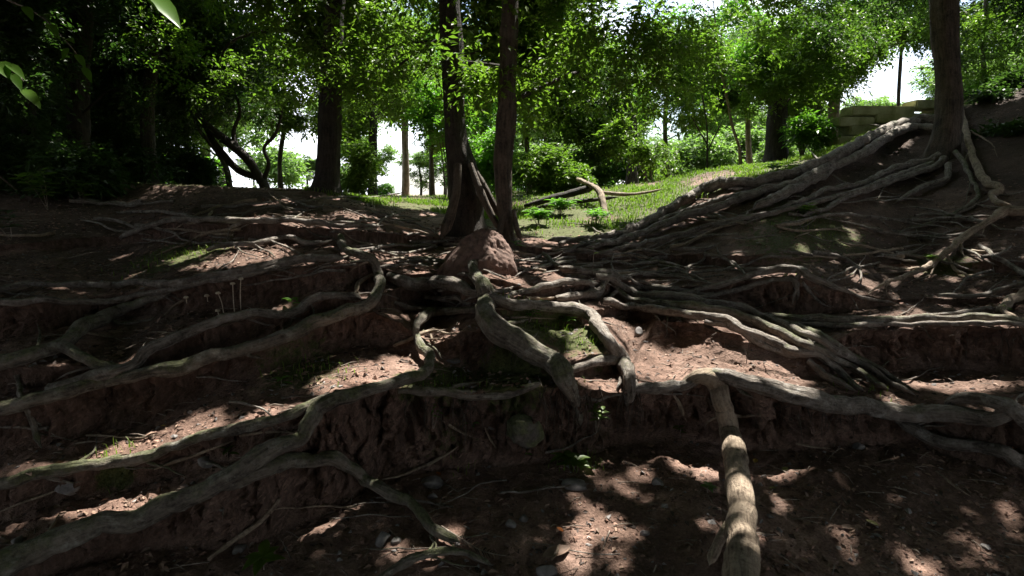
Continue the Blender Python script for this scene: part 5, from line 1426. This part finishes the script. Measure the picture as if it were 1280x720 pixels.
# hair-like roots hanging from the undercut edges
for (x0, x1, y0, y1, n, lab) in [(500, 600, 498, 565, 90, "curtain of fine hanging rootlets below the shelf left half"), (672, 750, 486, 590, 80, "curtain of fine hanging rootlets below the shelf right half"),
                                 (960, 1070, 502, 556, 50, "fringe of fine rootlets under the curling right root"), (592, 700, 425, 468, 40, "fine rootlets hanging on the central earth block"), (1160, 1280, 410, 462, 50, "fine rootlets hanging on the right earth wall"),
                                 (880, 1000, 415, 455, 24, "few fine rootlets on the red ledge"), (776, 800, 470, 560, 60, "bunch of rootlets trailing off the pale looping root")]:
    A = Acc()
    for _ in range(int(n * .6)):
        x = random.uniform(x0, x1); ya = y0 + random.uniform(-4, 22); yb = ya + random.uniform(.1, 1) ** 1.5 * (y1 - y0)
        Yd = cast(x, (ya + yb) / 2)[1] - .02
        Yt = min(Yd, cast(x, ya + 5)[1] - .01)
        q = np.array([at(x, ya, Yt), at(x + random.uniform(-7, 7), ya * .6 + yb * .4, min(Yd, Yt) - random.uniform(0, .02)), at(x + random.uniform(-14, 14), yb, min(Yd, Yt) - random.uniform(0, .04))])
        q = catmull(q, 4)
        A.add(*tube_data(q, np.linspace(.0035, .001, len(q)) * random.uniform(.5, 1.4), 4, 0, 1))
    o = A.build('rootlet_curtain', M['trunk']); tag(o, lab, 'rootlets')

# loose sticks and the feathery dead frond
for (pts, lab) in [([(548, 522, 3), (562, 531, 4), (576, 540, 4), (592, 548, 3)], "pale stick leaning under the shelf left end"), ([(192, 585, 4), (215, 578, 5), (240, 570, 5), (270, 560, 4), (295, 550, 3)], "grey stick lying in the debris below the sunlit strip"),
                   ([(0, 640, 2), (35, 625, 3), (75, 611, 2)], "thin stick at the far left over the debris"), ([(205, 395, 3), (220, 381, 4), (236, 371, 2)], "pale snapped stick on the dark left bank"), ([(478, 600, 2), (515, 590, 4), (545, 575, 4), (574, 558, 3)], "dark curved stick at the foot of the shelf wall"),
                   ([(995, 555, 3), (1015, 559, 3), (1040, 560, 3)], "short pale stick under the curling right root"), ([(690, 700, 3), (697, 690, 4), (699, 680, 3)], "stubby stick near the bottom centre"), ([(620, 560, 2), (610, 545, 3), (604, 530, 2)], "upright twig beside the mossy boulder"),
                   ([(1170, 590, 2), (1190, 605, 3), (1215, 622, 3)], "thin dark stick on the right soil slope"), ([(40, 690, 2), (60, 665, 4), (75, 640, 3)], "upright grey stick beside the lower left root"), ([(260, 700, 5), (300, 672, 7), (335, 640, 7), (352, 620, 5)], "dim flat stick in the dark hollow at lower left")]:
    o = make_root('stick', lab, pts, 'root_pale', cat='stick', sides=8)
fr = empty('dead_frond', cast(590, 685)); tag(fr, "feathery dead fern frond lying at the tip of the arched root", 'frond')
C_, R_ = root3d([(552, 660, 2.4), (572, 674, 2.6), (592, 686, 2.4), (615, 694, 2), (640, 698, 1.5)])
A = Acc(); A.add(*tube_data(C_ + np.array([0, 0, .012]), R_, 6, .05, 3)); A.build('frond_stalk', M['twig'], fr)
A = Acc()
for i in range(6, len(C_) - 6):
    for s_ in (-1, 1):
        d = unit(np.array([.5, s_ * 1.0, .05])); A.add(*leaf_shape(C_[i] + np.array([0, 0, .012]), d, np.array([0, 0, 1.0]), .055 * (1 - abs(i / len(C_) - .4)), .007))
A.build('leaflets', M['litter'], fr)

# overhanging leafy twigs close to the camera, top left
def hanging(name, pts, Y, leaves, label):
    q = catmull(np.array([[*at(x, y, Y + d), w] for (x, y, d, w) in pts]), 8)
    r = empty(name, q[0, :3]); tag(r, label, 'twig')
    A = Acc(); SEED[0] += 1; A.add(*tube_data(q[:, :3], q[:, 3], 6, .05, SEED[0])); A.build('stem', M['twig'], r)
    A = Acc()
    for (x0, y0, x1, y1, w) in leaves:
        a = at(x0, y0, Y); b = at(x1, y1, Y - .06); l = np.linalg.norm(b - a)
        A.add(*leaf_shape(a, unit(b - a), np.array([0.15, -.5, 1.0]), l, l * w))
    A.build('leaves', M['leaf_bright'], r)


hanging('leafy_twig', [(120, -70, .1, .006), (165, -40, .05, .005), (188, -12, 0, .003), (190, -2, 0, .002)], 1.9, [(184, -6, 224, 18, .42), (186, -20, 225, -25, .4)], "sunlit pointed leaf on a twig hanging in at the top")
hanging('leafy_twig', [(-120, 40, .1, .006), (-60, 60, .05, .005), (-5, 78, 0, .003), (20, 92, 0, .002), (30, 102, 0, .0015)], 2.0,
        [(-4, 78, 10, 88, .5), (8, 80, 30, 88, .25), (14, 92, 26, 104, .3), (28, 112, 50, 125, .3)], "bright leaves on a twig poking in at the left edge")
hanging('leafy_twig', [(-60, -40, .1, .006), (0, -5, .05, .005), (50, 20, 0, .003), (90, 60, 0, .002), (110, 90, 0, .0015)], 2.6,
        [(50, 20, 62, 14, .35), (60, 30, 72, 40, .35), (80, 50, 92, 46, .35), (95, 68, 106, 78, .3), (104, 84, 114, 96, .3), (85, 60, 78, 70, .35), (30, 8, 40, 18, .35)], "dimmer leafy twig drooping near the top left corner")

# things that still read alike are told apart by their order from left to right
same = {}
for o in SC.objects:
    if o.parent is None and o.get('group') in ('thin roots tangled over the bank', 'bushes along the skyline', 'distant trees in the sunlight'):
        same.setdefault(o['label'], []).append(o)
for lab, obs in same.items():
    if len(obs) < 2: continue
    obs.sort(key=lambda o: o.location.x / max(o.location.y, .1))
    names = {2: ["leftmost", "rightmost"], 3: ["leftmost", "middle", "rightmost"]}.get(len(obs)) or \
        [w + " from left," for w in ("first", "second", "third", "fourth", "fifth", "sixth", "seventh", "eighth", "ninth", "tenth")]
    for o, nm in zip(obs, names): o['label'] = nm + " " + lab
